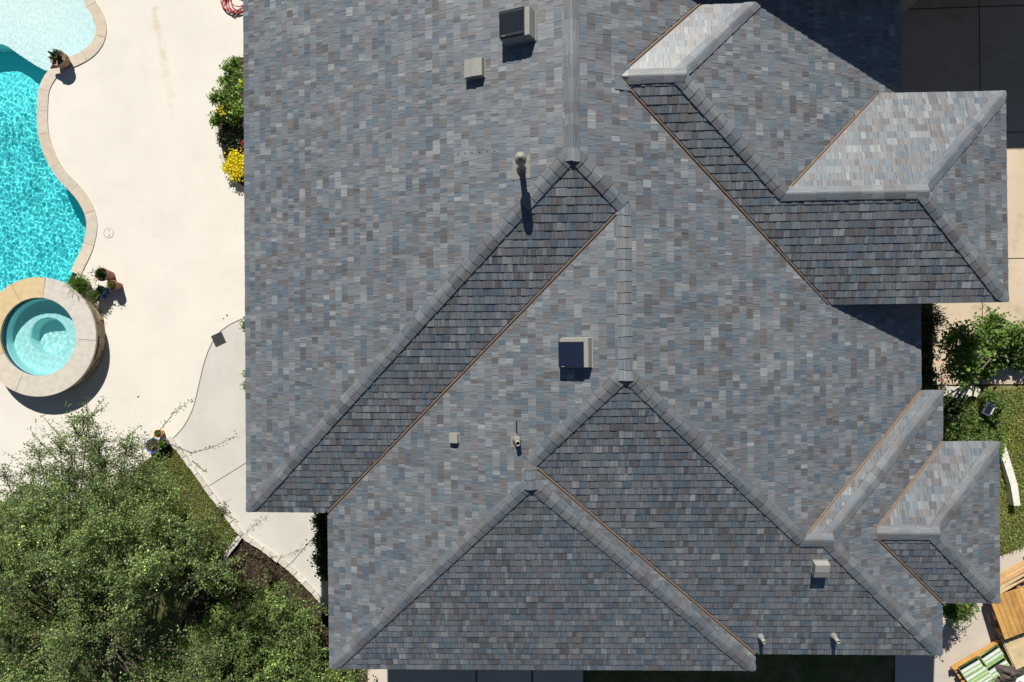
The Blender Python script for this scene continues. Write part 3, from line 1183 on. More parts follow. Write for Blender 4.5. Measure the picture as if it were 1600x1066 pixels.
# ------------------------------------------------------------------ eave boards and walls
def eave_boards():
    for k, corners in FACETS.items():
        for i, (c, e) in enumerate(corners):
            if e != E_: continue
            a, b = X(*c.split()), X(*corners[(i + 1) % len(corners)][0].split())
            t = (b - a); L = np.linalg.norm(t); t /= L
            outw = np.array([t[1], -t[0], 0])
            Mx = Matrix(((t[0], outw[0], 0, (a[0] + b[0]) / 2), (t[1], outw[1], 0, (a[1] + b[1]) / 2), (0, 0, 1, a[2]), (0, 0, 0, 1)))
            mb = MB()
            mb.box((0, -0.025, -0.115), (L / 2, 0.018, 0.08), Mx)
            mb.build("fascia_board", M_TRIM, house)
            mb = MB()
            mb.box((0, -0.25, -0.185), (L / 2 - 0.004, 0.20, 0.008), Mx)
            mb.build("soffit", M_TRIM, house)


eave_boards()


def wall(name, pts, z1, thick=0.12):
    for a, b in zip(pts[:-1], pts[1:]):
        a, b = np.array(a, float), np.array(b, float)
        t = (b - a); L = np.linalg.norm(t); t /= L
        Mx = Matrix(((t[0], -t[1], 0, (a[0] + b[0]) / 2), (t[1], t[0], 0, (a[1] + b[1]) / 2), (0, 0, 1, 0), (0, 0, 0, 1)))
        mb = MB()
        mb.box((0, 0, (z1 - 0.4) / 2), (L / 2 + thick / 2 - 0.003, thick / 2, (z1 + 0.4) / 2), Mx)
        mb.build(name, M_WALL, house)


e = 0.42
xy = lambda c, dx, dy_: (X(*c.split())[0] + dx, X(*c.split())[1] + dy_)
wall("wall", [(X('A', 'z', 'T')[0] + e, YT), xy('A B z', e, e), xy('B D z', e, e), xy('D F z', e, e), xy('F G z', -e, e), xy('G E z', -e, e), xy('E I z', -e, e), xy('I Js z', -e, e),
              xy('J Js z', -e, e), xy('J Jn z', -e, -e), xy('I Jn z', -e, -e), xy('I H z', -e, -e), xy('C H z', -e, -e), (X('C', 'z', 'T1')[0] - e, 0.074 * U + 0.05)], ZE - 0.19)
zn = ZE + pf["zN"] * U - 0.19
wall("wall", [(X('N', 'C', 'T1')[0] + 0.2, 0.0745 * U), (X('N', 'O', 'zN')[0] - e, 0.0745 * U), (X('M', 'O', 'zN')[0] - e, 0.2875 * U), (X('M', 'L', 'T2')[0] - 0.2, 0.2875 * U)], zn)
wall("wall", [(X('L', 'zL', 'T2')[0] - e, 0.295 * U), (X('L', 'zL', 'T')[0] - e, YT)], ZE + 0.0415 * U - 0.19)

# the taller north wing whose shade falls across the roof (just beyond the top of the picture)
def north_wing():
    z1 = ZE + 0.20 * U
    y1 = (0.2735 + SUN_DY * 0.20) * U
    xw0, xw1 = 0.02 * U, 0.60 * U
    mb = MB()
    mb.box(((xw0 + xw1) / 2, y1 + 0.3 + 4, z1 / 2 - 0.1), ((xw1 - xw0) / 2 - 0.4, 4.0, z1 / 2 - 0.12))
    mb.build("upper_wall", M_WALL, house)
    mb = MB()
    xm = (xw0 + xw1) / 2
    prof = [(y1, z1), (y1 + 4.3, z1 + 1.7), (y1 + 8.6, z1)]
    lo = [np.array((x, y, z - 0.16)) for x in (xw0, xw1) for y, z in (prof[0], prof[2])]
    A, B, C_, D_ = np.array((xw0, y1, z1)), np.array((xw1, y1, z1)), np.array((xw1, y1 + 8.6, z1)), np.array((xw0, y1 + 8.6, z1))
    r0, r1 = np.array((xw0 + 3.0, y1 + 4.3, z1 + 1.7)), np.array((xw1 - 3.0, y1 + 4.3, z1 + 1.7))
    c = (0.16, 0.17, 0.19)
    for q in ([A, B, r1, r0], [B, C_, r1], [C_, D_, r0, r1], [D_, A, r0]):
        mb.face(q, c, [(p[0], p[1]) for p in q])
    dn = np.array((0, 0, -0.16))
    for a, b in ((A, B), (B, C_), (C_, D_), (D_, A)): mb.face([a + dn, b + dn, b, a], c, [(0, 0)] * 4)
    mb.face([A + dn, D_ + dn, C_ + dn, B + dn], c, [(0, 0)] * 4)
    mb.build("upper_roof", M_SH, house)
    # lower garage wing north of the drive
    z2 = ZE + 0.06 * U
    y2 = (0.298 + SUN_DY * (0.06 + 0.165)) * U
    x0, x1 = 0.50 * U, 1.15 * U
    mb = MB()
    mb.box(((x0 + x1) / 2, y2 + 0.4 + 3, z2 / 2), ((x1 - x0) / 2 - 0.4, 3.0, z2 / 2 - 0.1))
    mb.build("garage_wall", M_WALL, house)
    mb = MB()
    A, B, C_, D_ = np.array((x0, y2, z2)), np.array((x1, y2, z2)), np.array((x1, y2 + 6.8, z2)), np.array((x0, y2 + 6.8, z2))
    r0, r1 = np.array((x0 + 2.5, y2 + 3.4, z2 + 1.35)), np.array((x1 - 2.5, y2 + 3.4, z2 + 1.35))
    for q in ([A, B, r1, r0], [B, C_, r1], [C_, D_, r0, r1], [D_, A, r0]):
        mb.face(q, c, [(p[0], p[1]) for p in q])
    for a, b in ((A, B), (B, C_), (C_, D_), (D_, A)): mb.face([a + dn, b + dn, b, a], c, [(0, 0)] * 4)
    mb.face([A + dn, D_ + dn, C_ + dn, B + dn], c, [(0, 0)] * 4)
    mb.build("garage_roof", M_SH, house)


north_wing()

# ------------------------------------------------------------------ roof fittings
def slope_matrix(k, u, v, rz=0.0):
    p = on_plane(k, u, v)
    al, up, n = frame(k)
    p = p + 0.010 * n
    R = Matrix(((al[0], up[0], n[0], p[0]), (al[1], up[1], n[1], p[1]), (al[2], up[2], n[2], p[2]), (0, 0, 0, 1)))
    return R @ Matrix.Rotation(rz, 4, 'Z'), p


def bevel(o, wd=0.012, seg=2):
    bv = o.modifiers.new("bevel", 'BEVEL'); bv.width = wd; bv.segments = seg; bv.limit_method = 'ANGLE'
    return o


def pv_material(name, nx, ny, line=(0.06, 0.08, 0.11), cell=(0.010, 0.016, 0.045)):
    m, nt, b = mat_base(name, 0.32, 0.35)
    uv = nt.nodes.new("ShaderNodeUVMap"); uv.uv_map = "uv"
    br = nt.nodes.new("ShaderNodeTexBrick")
    br.offset = 0; br.squash = 1
    br.inputs["Color1"].default_value = (*cell, 1)
    br.inputs["Color2"].default_value = (*[q * 1.25 for q in cell], 1)
    br.inputs["Mortar"].default_value = (*line, 1)
    br.inputs["Scale"].default_value = 1.0
    br.inputs["Mortar Size"].default_value = 0.06
    br.inputs["Brick Width"].default_value = 1.0
    br.inputs["Row Height"].default_value = 1.0
    mp = nt.nodes.new("ShaderNodeMapping"); mp.inputs["Scale"].default_value = (nx, ny, 1)
    nt.links.new(uv.outputs[0], mp.inputs[0]); nt.links.new(mp.outputs[0], br.inputs["Vector"])
    nt.links.new(br.outputs[0], b.inputs["Base Color"])
    return m


M_PV1 = pv_material("solar_cells_striped", 1.0, 13, (0.045, 0.055, 0.065), (0.008, 0.010, 0.016))
M_PV2 = pv_material("solar_cells_grid", 12, 12, (0.022, 0.032, 0.06), (0.007, 0.011, 0.028))
M_PVF = simple("panel_frame_black", (0.012, 0.014, 0.018), 0.4, 0.5)


def solar_fan(k, u, v, pv, label, px_, py_, sx=0.24, sy=0.27, hgt=0.22, rz=0.0):
    """housing, hood lip and panel; local x runs south, local y up the slope"""
    Mx, p = slope_matrix(k, u, v, rz)
    root = empty("solar_roof_fan", (0, 0, 0), parent=house)
    root["label"] = label
    mb = MB()
    mb.box((0, 0, 0.006), (sx + 0.012, sy + 0.012, 0.008), Mx)
    mb.build("base_flange", M_CREAM, root)
    mb = MB()
    mb.box((0, 0, hgt / 2), (sx, sy, hgt / 2 - 0.01), Mx, taper=0.96)
    bevel(mb.build("housing", M_CREAM, root), 0.02)
    mb = MB()
    mb.box((px_, py_, hgt + 0.006), (0.215, 0.22, 0.014), Mx)
    mb.build("panel_frame", M_PVF, root)
    mb = MB()
    q = [(-0.195, -0.205), (0.195, -0.205), (0.195, 0.205), (-0.195, 0.205)]
    mb.face([Mx @ Vector((px_ + a, py_ + b, hgt + 0.0215)) for a, b in q], uv=[((a + .195) / .39, (b + .205) / .41) for a, b in q])
    mb.build("solar_panel", pv, root)
    mb = MB()
    mb.box((px_ + 0.198, py_ - 0.14, hgt + 0.022), (0.005, 0.024, 0.002), Mx)
    mb.build("maker_plate", M_CREAM, root)
    return root


solar_fan('A', 814, 46, M_PV1, "solar roof fan with a striped black panel", -0.01, -0.045, sx=0.235, sy=0.27, hgt=0.25)
solar_fan('D', 903, 551, M_PV2, "solar roof fan with a blue gridded panel", 0.03, -0.045, sx=0.25, sy=0.26, hgt=0.20)


def box_vent(k, u, v, sx, sy, hgt, label):
    Mx, p = slope_matrix(k, u, v)
    root = empty("box_vent", (0, 0, 0), parent=house)
    root["label"] = label
    mb = MB(); mb.box((0, 0, 0.006), (sx + 0.012, sy + 0.012, 0.008), Mx)
    mb.build("base_flange", M_CREAM, root)
    mb = MB()
    # hood: high over the throat, falling to the roof on the up-slope side
    pr = [(-sx, 0.05), (-sx, hgt), (sx, hgt), (sx, 0.05)]
    V = lambda x, y, z: Mx @ Vector((x, y, z))
    y0, y1 = -sy, sy
    a = [V(-sx, y0, hgt * 0.92), V(sx, y0, hgt * 0.92), V(sx, 0, hgt), V(-sx, 0, hgt), V(-sx, y1, hgt * 0.9), V(sx, y1, hgt * 0.9)]
    b = [V(-sx, y0, 0.035), V(sx, y0, 0.035), V(sx, y1, 0.012), V(-sx, y1, 0.012)]
    mb.face([a[0], a[1], a[2], a[3]]); mb.face([a[3], a[2], a[5], a[4]])
    mb.face([b[0], b[1], a[1], a[0]]); mb.face([b[1], b[2], a[5], a[2], a[1]]); mb.face([b[2], b[3], a[4], a[5]]); mb.face([b[3], b[0], a[0], a[3], a[4]])
    mb.face([b[3], b[2], b[1], b[0]])
    mb.build("hood", M_CREAM, root)
    mb = MB(); mb.box((0, 0, 0.02), (sx * 0.7, sy * 0.7, 0.014), Mx)
    mb.build("throat", M_BLACK, root)


box_vent('A', 745, 110, 0.15, 0.165, 0.145, "large cream box vent on the west slope")
box_vent('D', 712, 684, 0.085, 0.085, 0.10, "small cream box vent on the lower west slope")
box_vent('E', 1279.5, 884, 0.13, 0.135, 0.16, "cream box vent on the south slope")


def pipe_vent(k, u, v, h, r, label, cap=None, plate=None, lean=(0, 0)):
    p = on_plane(k, u, v)
    root = empty("pipe_vent", (0, 0, 0), parent=house)
    root["label"] = label
    Mx, _ = slope_matrix(k, u, v)
    if plate:
        mb = MB(); mb.box((plate[2], plate[3], 0.004), (plate[0], plate[1], 0.005), Mx)
        mb.build("flashing", M_FLASH, root)
    x, y, z = p
    T = Matrix.Translation(Vector(p)) @ Matrix.Rotation(lean[0], 4, 'X') @ Matrix.Rotation(lean[1], 4, 'Y')
    mb = MB()
    mb.lathe([(r * 2.1, -0.06), (r * 1.8, 0.02), (r * 1.15, 0.10), (r * 1.15, 0.12)], n=16, M=T)
    mb.build("boot", M_FLASH, root)
    mb = MB()
    mb.lathe([(r, -0.05), (r, h), (r * 0.78, h), (r * 0.78, h - 0.12)], n=18, M=T)
    mb.build("pipe", M_PIPE, root)
    if cap:
        cr, ch = cap
        mb = MB()
        mb.lathe([(r, h - ch), (cr * 0.85, h - ch), (cr, h - ch + 0.02), (cr, h - 0.03), (cr * 0.85, h), (cr * 0.4, h + 0.015), (cr * 0.38, h + 0.03), (0.0, h + 0.035)], n=20, M=T)
        mb.build("cap", M_PIPE, root)
    else:
        mb = MB()
        mb.lathe([(r * 0.78, h - 0.1), (0, h - 0.1)], n=12, M=T)
        mb.build("bore", M_BLACK, root)


pipe_vent('A', 815.5, 264, 0.76, 0.05, "tall capped vent pipe on a pale flashing", (0.088, 0.27), (0.19, 0.16, -0.02, 0.0))
pipe_vent('D', 808, 688, 0.22, 0.045, "short open pipe on a tan flashing plate", None, (0.13, 0.055, 0.0, -0.06), (0.15, 0.1))
pipe_vent('E', 1188, 994, 0.19, 0.036, "short open pipe by the valley", None, None, (0.25, 0.12))
pipe_vent('E', 1302, 993, 0.20, 0.038, "short open pipe on the middle of the south slope", None, None, (0.25, 0.12))
for i, (du, dv) in enumerate(((0, 0), (11, -1), (22, -2), (34, -3), (46, -4), (57, -4))):
    Mx, _ = slope_matrix('A', 716 + du, 241 + dv)
    mb = MB(); mb.box((0, 0, 0.006), (0.007, 0.012, 0.003), Mx)
    mb.build("roof_bracket", M_IRON, house)
Mx, _ = slope_matrix('D', 808, 667)
mb = MB(); mb.box((0, 0, 0.012), (0.10, 0.008, 0.01), Mx)  # thin black strip on the slope, north of the short open pipe
mb.build("black_strip", M_BLACK, house)

# ------------------------------------------------------------------ foliage
def leaf_mesh(name, cen, dirs, nrm, ln, wd, cols, mat, parent=None):
    """one mesh of leaf-shaped quads; cen, dirs, nrm: (N,3); ln, wd: (N,)"""
    N = len(cen)
    dirs = dirs / (np.linalg.norm(dirs, axis=1, keepdims=True) + 1e-9)
    side = np.cross(dirs, nrm)
    side /= (np.linalg.norm(side, axis=1, keepdims=True) + 1e-9)
    up = np.cross(side, dirs)
    v = np.empty((N, 4, 3), dtype=np.float32)
    v[:, 0] = cen
    v[:, 1] = cen + dirs * (ln * 0.5)[:, None] + side * (wd * 0.5)[:, None] + up * (wd * 0.12)[:, None]
    v[:, 2] = cen + dirs * ln[:, None]
    v[:, 3] = cen + dirs * (ln * 0.5)[:, None] - side * (wd * 0.5)[:, None] + up * (wd * 0.12)[:, None]
    me = bpy.data.meshes.new(name)
    me.vertices.add(N * 4)
    me.vertices.foreach_set("co", v.ravel())
    me.loops.add(N * 4)
    me.loops.foreach_set("vertex_index", np.arange(N * 4, dtype=np.int32))
    me.polygons.add(N)
    me.polygons.foreach_set("loop_start", np.arange(0, N * 4, 4, dtype=np.int32))
    me.update(calc_edges=True)
    ca = me.color_attributes.new("tint", 'FLOAT_COLOR', 'CORNER')
    c4 = np.ones((N, 4, 4), dtype=np.float32)
    c4[:, :, :3] = cols[:, None, :]
    ca.data.foreach_set("color", c4.ravel())
    return link(name, me, mat, parent)


def rand_dirs(n, up=0.0):
    d = rng.normal(size=(n, 3))
    d[:, 2] += up
    return d / np.linalg.norm(d, axis=1, keepdims=True)


def tint(n, spread=0.3, warm=0.25):
    g = np.exp(rng.normal(0, spread, n))
    t = rng.uniform(-1, 1, n) * warm
    return np.stack([g * (1 + t), g, g * (1 - 0.5 * t)], -1)


def make_plant(name, label, cat, base, clumps, mat, leaf=(0.055, 0.030), trunk=0.08, group=None, twigs=16, per_twig=34, sprays=(), woody=True, spread=0.3,
               part_names=("trunk", "crown"), up=0.35, rounds=1.0, limb=1.0, reach=1.0):
    """trunk and limbs to every clump, twigs inside each clump, leaves along the twigs"""
    root = tag(empty(name, tuple(base)), label, cat, group)
    base = np.array(base, float)
    wood = MB()
    cz = np.array([c[:3] for c in clumps], float)
    mid = cz.mean(0)
    fork = base + np.array([(mid[0] - base[0]) * 0.25, (mid[1] - base[1]) * 0.25, max(0.12, (mid[2] - base[2]) * 0.45)])
    if woody:
        wood.tube([base - [0, 0, 0.05], (base + fork) / 2 + rng.normal(0, trunk * 0.5, 3) * [1, 1, 0], fork], [trunk * 1.25, trunk, trunk * 0.85], 8)
    # main limbs: clumps gathered into sectors
    L, D, NN, TN = [], [], [], []
    for c in clumps:
        ctr = np.array(c[:3], float)
        r = c[3]
        dens = c[4] if len(c) > 4 else 1.0
        if woody:
            mids = fork + (ctr - fork) * 0.5 + rng.normal(0, 0.12, 3) * r + np.array([0, 0, 0.08 * np.linalg.norm(ctr - fork)])
            q = trunk * rng.uniform(0.28, 0.42) * limb
            wood.tube([fork, (fork + mids) / 2 + rng.normal(0, 0.05, 3), mids, ctr], [q * 1.5, q * 1.1, q * 0.8, max(0.006, q * 0.35)], 5, cap=False)
        nt_ = int(twigs * rounds)
        tone = math.exp(rng.normal(0, 0.24))
        dd = rand_dirs(nt_, up)
        for d in dd:
            ln = r * rng.uniform(0.65, 1.25) * reach * (1.35 if rng.random() < 0.12 else 1)
            bend = rng.normal(0, 0.22, 3)
            pts = [ctr + d * ln * t + bend * ln * t * t for t in (0, 0.35, 0.7, 1.0)]
            wood.tube(pts, [0.007, 0.005, 0.004, 0.002], 3, cap=False)
            m = max(3, int(per_twig * dens * rng.uniform(0.6, 1.3)))
            t = rng.uniform(0.15, 1.03, m)
            p = ctr + d * ln * t[:, None] + bend * ln * (t ** 2)[:, None]
            off = rng.normal(0, 0.042 if reach > 1 else 0.055, (m, 3)) * (r / 0.5) ** 0.5 * (1 if leaf[0] < 0.08 else 1.3)
            L.append(p + off)
            D.append(d * 0.6 + rand_dirs(m))
            NN.append(rand_dirs(m, 1.5) + np.array([-0.05, 0.45, 0.2]))
            TN.append(np.full(m, tone * math.exp(rng.normal(0, 0.16))))
    for path, n, w_ in sprays:
        pp = [np.array(q, float) for q in path]
        wood.tube(pp, list(np.linspace(0.011, 0.003, len(pp))), 4, cap=False)
        m = n
        s = rng.uniform(0.1, 1.02, m) * (len(pp) - 1)
        i = np.clip(s.astype(int), 0, len(pp) - 2)
        f = s - i
        A = np.array(pp)[i]; B = np.array(pp)[i + 1]
        p = A + (B - A) * f[:, None]
        L.append(p + rng.normal(0, w_, (m, 3)))
        D.append((B - A) + 0.6 * rand_dirs(m))
        NN.append(rand_dirs(m, 1.1))
        TN.append(np.full(m, 1.1))
    TN = np.concatenate(TN)
    L, D, NN = np.concatenate(L), np.concatenate(D), np.concatenate(NN)
    N = len(L)
    ln = leaf[0] * rng.uniform(0.6, 1.25, N)
    wd = leaf[1] * rng.uniform(0.7, 1.2, N)
    if wood.v: rel(wood.build(part_names[0], M_BARK if woody else M_TWIG), root)
    rel(leaf_mesh(part_names[1], L, D, NN, ln, wd, tint(N, spread) * TN[:, None], mat), root)
    return root, N


def scatter_poly(px_poly, spacing, z_of, r_of, n_try=4000, dens=1.0):
    """clump centres spread evenly through an outline of the photo, at their own height"""
    xs = [p[0] for p in px_poly]; ys = [p[1] for p in px_poly]
    o = []
    for _ in range(n_try):
        u, v = rng.uniform(min(xs), max(xs)), rng.uniform(min(ys), max(ys))
        if not inside(u, v, px_poly): continue
        z = z_of(u, v)
        p = P(u, v, z)
        if all((p[0] - q[0]) ** 2 + (p[1] - q[1]) ** 2 + 0.5 * (p[2] - q[2]) ** 2 > spacing ** 2 for q in o):
            o.append((p[0], p[1], p[2], r_of(u, v), dens))
    return o


# big oak over the lawn in the lower left
def zoak(u, v):
    d = math.hypot((u - 150) / 330, (v - 960) / 300)
    return max(1.5, 4.3 - 2.2 * d * d + rng.uniform(-1.5, 0.45))


HOLES = [(232, 948, 30), (285, 935, 28), (335, 950, 32), (255, 985, 18), (92, 945, 26), (185, 1035, 32), (270, 1000, 20), (275, 860, 12), (205, 880, 10), (150, 1000, 12), (290, 905, 12)]
oak = scatter_poly([(-45, 800), (60, 772), (130, 745), (190, 740), (240, 760), (272, 800), (296, 830), (330, 860), (352, 905), (345, 960), (300, 1000), (350, 1040), (330, 1110), (-45, 1110)],
                   0.53, zoak, lambda u, v: rng.uniform(0.32, 0.48))
oak = [c for c in oak if all(math.hypot(project(c[:3])[0] - h[0], project(c[:3])[1] - h[1]) > h[2] + 9 for h in HOLES)]
oak += scatter_poly([(120, 700), (190, 690), (240, 730), (265, 770), (200, 770), (60, 790), (90, 730)], 0.54, lambda u, v: rng.uniform(2.4, 3.4), lambda u, v: rng.uniform(0.34, 0.5), dens=0.4)
oak += [(*P(u, v, z), r, d) for u, v, z, r, d in ((118, 675, 3.0, 0.36, 0.55), (138, 655, 3.1, 0.30, 0.5), (95, 705, 2.9, 0.36, 0.5), (48, 735, 2.8, 0.34, 0.45), (38, 765, 2.7, 0.32, 0.5), (205, 698, 2.9, 0.3, 0.45),
                                                  (60, 705, 2.8, 0.22, 0.35), (8, 745, 2.8, 0.3, 0.3), (160, 720, 3.1, 0.34, 0.6), (215, 735, 3.0, 0.34, 0.6), (150, 690, 3.1, 0.3, 0.5),
                                                  (330, 815, 2.3, 0.22, 0.3), (348, 800, 2.2, 0.14, 0.25))]
spr = []
for path, n, w_ in (([(120, 690), (140, 655), (152, 636), (163, 624)], 70, 0.035), ([(132, 680), (128, 650), (129, 628)], 34, 0.03), ([(225, 700), (250, 672), (272, 645), (298, 626)], 80, 0.035),
                    ([(255, 690), (300, 708), (330, 700), (369, 681)], 70, 0.03), ([(90, 720), (62, 690), (46, 670)], 40, 0.03), ([(180, 700), (205, 678), (220, 664)], 36, 0.03),
                    ([(285, 770), (330, 800), (360, 780), (363, 880)][:3], 40, 0.03), ([(40, 760), (10, 758), (-20, 760)], 30, 0.03), ([(110, 700), (75, 660), (66, 650)], 26, 0.03),
                    ([(300, 720), (318, 735), (322, 737)], 20, 0.03)):
    spr.append(([P(u, v, 3.0) for u, v in path], n, w_))
root, n1 = make_plant("oak_tree", "large spreading oak with small olive leaves over the back lawn", "tree", P(190, 985, 0.0), oak, M_OAK, (0.050, 0.028), 0.14, twigs=21, per_twig=58, spread=0.5, sprays=spr, limb=0.42, reach=1.25)
oak2 = scatter_poly([(318, 985), (350, 968), (400, 950), (440, 945), (470, 955), (486, 985), (480, 1015), (500, 1050), (545, 1056), (560, 1110), (260, 1110), (285, 1030)], 0.34,
                    lambda u, v: rng.uniform(0.8, 2.2), lambda u, v: rng.uniform(0.26, 0.40))
oak2 += [(*P(u, v, z), r, d) for u, v, z, r, d in ((365, 905, 1.6, 0.18, 0.3), (352, 930, 1.6, 0.22, 0.4), (392, 915, 1.5, 0.16, 0.3), (412, 925, 1.4, 0.2, 0.4), (440, 920, 1.3, 0.16, 0.35), (335, 915, 1.7, 0.2, 0.35), (460, 945, 1.3, 0.16, 0.3))]
spr2 = [([P(u, v, 1.7) for u, v in path], n, 0.03) for path, n in (([(330, 930), (360, 905), (384, 885)], 70), ([(420, 930), (412, 905), (415, 890)], 40), ([(465, 950), (470, 925), (468, 912)], 40), ([(400, 960), (440, 950), (480, 958)], 60),
                                                                   ([(500, 1020), (540, 1035), (558, 1043)], 60), ([(300, 905), (350, 880), (380, 872)], 50))]
root, n2 = make_plant("young_oak_tree", "smaller bright green oak in the mulch bed near the roof corner", "tree", P(425, 1030, 0.0), oak2, M_OAK2, (0.054, 0.030), 0.07, twigs=17, per_twig=48, spread=0.42, sprays=spr2, limb=0.7, reach=1.2)

# climbing hedge on the house wall
xw = X('B', 'D', 'z')[0] + 0.36
cl = []
for v in range(796, 900, 6):
    for z in (0.35, 0.9, 1.5):
        p = P(505 - 3 * math.sin(v * 0.21) + (v - 850) * 0.06, v, z)
        cl.append((p[0], p[1], z, rng.uniform(0.12, 0.19), 0.9))
make_plant("narrow_hedge", "narrow dark evergreen hedge between the grey path and the house wall", "hedge", tuple(P(509, 850, 0)), cl, M_DARKLEAF, (0.06, 0.04), 0.03, twigs=9, per_twig=16,
           part_names=("stem", "foliage"))

# flower bed under the west eave
bed = ccw(pxs([(345, 150), (340, 190), (343, 222), (349, 250), (356, 268), (372, 286), (400, 300), (430, 300), (430, 88), (372, 90)], 0.0))
bed_o = tag(sheet("flower_bed", bed, 0.006, M_MULCH, step=0, z=0.0), kind='structure')
xb = float(P(386, 200, 0)[0])
bsh = [(*P(u, v, z), r, 1.0) for u, v, z, r in ((358, 108, 0.75, 0.17), (368, 98, 0.7, 0.12), (372, 124, 0.8, 0.2), (352, 125, 0.6, 0.13), (345, 150, 0.55, 0.17), (336, 156, 0.5, 0.12), (362, 148, 0.8, 0.22), (382, 140, 0.9, 0.24),
                                              (354, 168, 0.6, 0.17), (374, 170, 0.8, 0.22), (344, 180, 0.45, 0.14), (338, 190, 0.35, 0.09), (392, 120, 0.8, 0.2), (366, 188, 0.35, 0.12))]
make_plant("flowering_bush", "bright green bush with a few yellow blooms at the west eave", "bush", P(372, 152, 0), bsh, M_BRIGHT, (0.080, 0.042), 0.03, twigs=16, per_twig=20, part_names=("stem", "foliage"))


def blooms(name, label, cat, spots, mat, n, size, green=0, group=None):
    root = tag(empty(name, tuple(P(spots[0][0], spots[0][1], 0))), label, cat, group)
    L, NN, D = [], [], []
    for u, v, z, r, f in spots:
        m = int(n * f)
        c = P(u, v, z)
        L.append(c + rng.normal(0, 1, (m, 3)) * np.array([r, r, r * 0.35]) * 0.55)
        NN.append(rand_dirs(m, 1.6)); D.append(rand_dirs(m))
    L, NN, D = np.concatenate(L), np.concatenate(NN), np.concatenate(D)
    m = len(L)
    rel(leaf_mesh("blossom", L, D, NN, size * rng.uniform(0.6, 1.2, m), size * rng.uniform(0.5, 0.9, m), tint(m, 0.18, 0.1), mat), root)
    if green:
        L2 = np.concatenate([P(u, v, z * 0.7) + rng.normal(0, 1, (green, 3)) * np.array([r, r, r * 0.3]) * 0.6 for u, v, z, r, f in spots])
        m = len(L2)
        rel(leaf_mesh("foliage", L2, rand_dirs(m), rand_dirs(m, 1.0), 0.07 * rng.uniform(0.6, 1.2, m), 0.03 * rng.uniform(0.6, 1.2, m), tint(m), M_SHRUB), root)
    mb = MB()
    for u, v, z, r, f in spots:
        p = P(u, v, z)
        mb.tube([(p[0], p[1], 0.0), (p[0], p[1], z)], 0.008, 4)
    rel(mb.build("stem", M_TWIG), root)
    return root


blooms("yellow_blooms", "sprig of yellow blooms on the green bush by the eave", "flowers", [(345, 170, 0.72, 0.08, 0.5), (348, 178, 0.7, 0.06, 0.35), (376, 128, 1.08, 0.07, 0.35), (378, 134, 1.05, 0.06, 0.3)], M_YELLOW, 60, 0.05)
blooms("daisy_clump", "low mound of bright yellow daisies at the end of the bed", "flowers", [(366, 246, 0.3, 0.16, 1), (358, 262, 0.28, 0.14, 1), (374, 264, 0.3, 0.16, 1.2), (382, 252, 0.35, 0.14, 1), (368, 272, 0.25, 0.13, 0.8)], M_YELLOW, 330, 0.055, 90)
blooms("red_flower", "small red flowers half under the west eave", "flowers", [(381, 222, 0.5, 0.07, 1), (383, 230, 0.45, 0.06, 0.8)], M_RED, 60, 0.055, 30)
make_plant("low_shrub", "dark low shrub between the green bush and the daisies", "shrub", P(368, 222, 0), [(*P(u, v, 0.22), 0.15, 0.5) for u, v in ((360, 205), (372, 215), (358, 228), (378, 205), (352, 218))], M_DARKLEAF, (0.06, 0.03), 0.02,
           twigs=12, per_twig=12, part_names=("stem", "foliage"))
make_plant("eave_shrub", "tuft of green shrub showing past the eave at the top of the path", "shrub", P(392, 507, 0), [(*P(u, v, 0.4), 0.12, 0.8) for u, v in ((383, 508), (387, 515), (390, 500))], M_SHRUB, (0.07, 0.035), 0.02, twigs=9, per_twig=12,
           part_names=("stem", "foliage"))
make_plant("box_shrub", "clipped green shrub half hidden under the eave by the grey path", "shrub", P(394, 592, 0), [(*P(u, v, 0.5), 0.14, 1) for u, v in ((388, 580), (388, 590), (387, 600), (390, 608))], M_SHRUB, (0.05, 0.03), 0.02, twigs=12, per_twig=20,
           part_names=("stem", "foliage"))

# east side plants: heights are above the drive
EZ = float(G(1530, 560)[2])
cr = [(*P(u, v, EZ + z), r, d) for u, v, z, r, d in ((1500, 520, 1.8, 0.24, 0.7), (1512, 535, 1.95, 0.24, 0.8), (1495, 550, 1.8, 0.26, 0.7), (1514, 568, 1.8, 0.24, 0.8), (1505, 590, 1.6, 0.22, 0.7), (1482, 530, 1.5, 0.2, 0.5),
                                                     (1490, 575, 1.5, 0.2, 0.5), (1536, 522, 0.65, 0.26, 1), (1552, 512, 0.6, 0.26, 1), (1580, 520, 0.5, 0.28, 1), (1604, 533, 0.4, 0.30, 1), (1540, 546, 0.45, 0.26, 1), (1562, 540, 0.4, 0.26, 1),
                                                     (1585, 550, 0.18, 0.2, 1), (1550, 562, 0.18, 0.18, 1), (1572, 562, 0.14, 0.18, 1), (1608, 558, 0.15, 0.18, 1), (1550, 499, 0.7, 0.16, 0.7), (1535, 575, 0.2, 0.18, 0.8), (1594, 566, 0.15, 0.15, 1), (1545, 578, 0.15, 0.14, 1))]
make_plant("crape_myrtle", "bushy green tree beside the drive, half in the wing's shade", "tree", P(1528, 560, EZ), cr, M_SHRUB, (0.085, 0.048), 0.06, twigs=20, per_twig=26)
blooms_pts = [(1486, 574, 0.5, 0.12, 1.0)]
rt = tag(empty("red_shrub", tuple(P(1486, 574, EZ))), "dark red leafed shrub in the shade beside the drive", "shrub")
c0 = P(1486, 574, EZ + 0.4)
mm = 90
rel(leaf_mesh("foliage", c0 + rng.normal(0, 0.1, (mm, 3)), rand_dirs(mm), rand_dirs(mm, 1), 0.07 * np.ones(mm), 0.04 * np.ones(mm), tint(mm), M_RED), rt)
mb = MB(); mb.tube([c0 - [0, 0, 0.42], c0], 0.01, 4); rel(mb.build("stem", M_TWIG), rt)
bz = lambda u, v: float(G(u, v)[2])
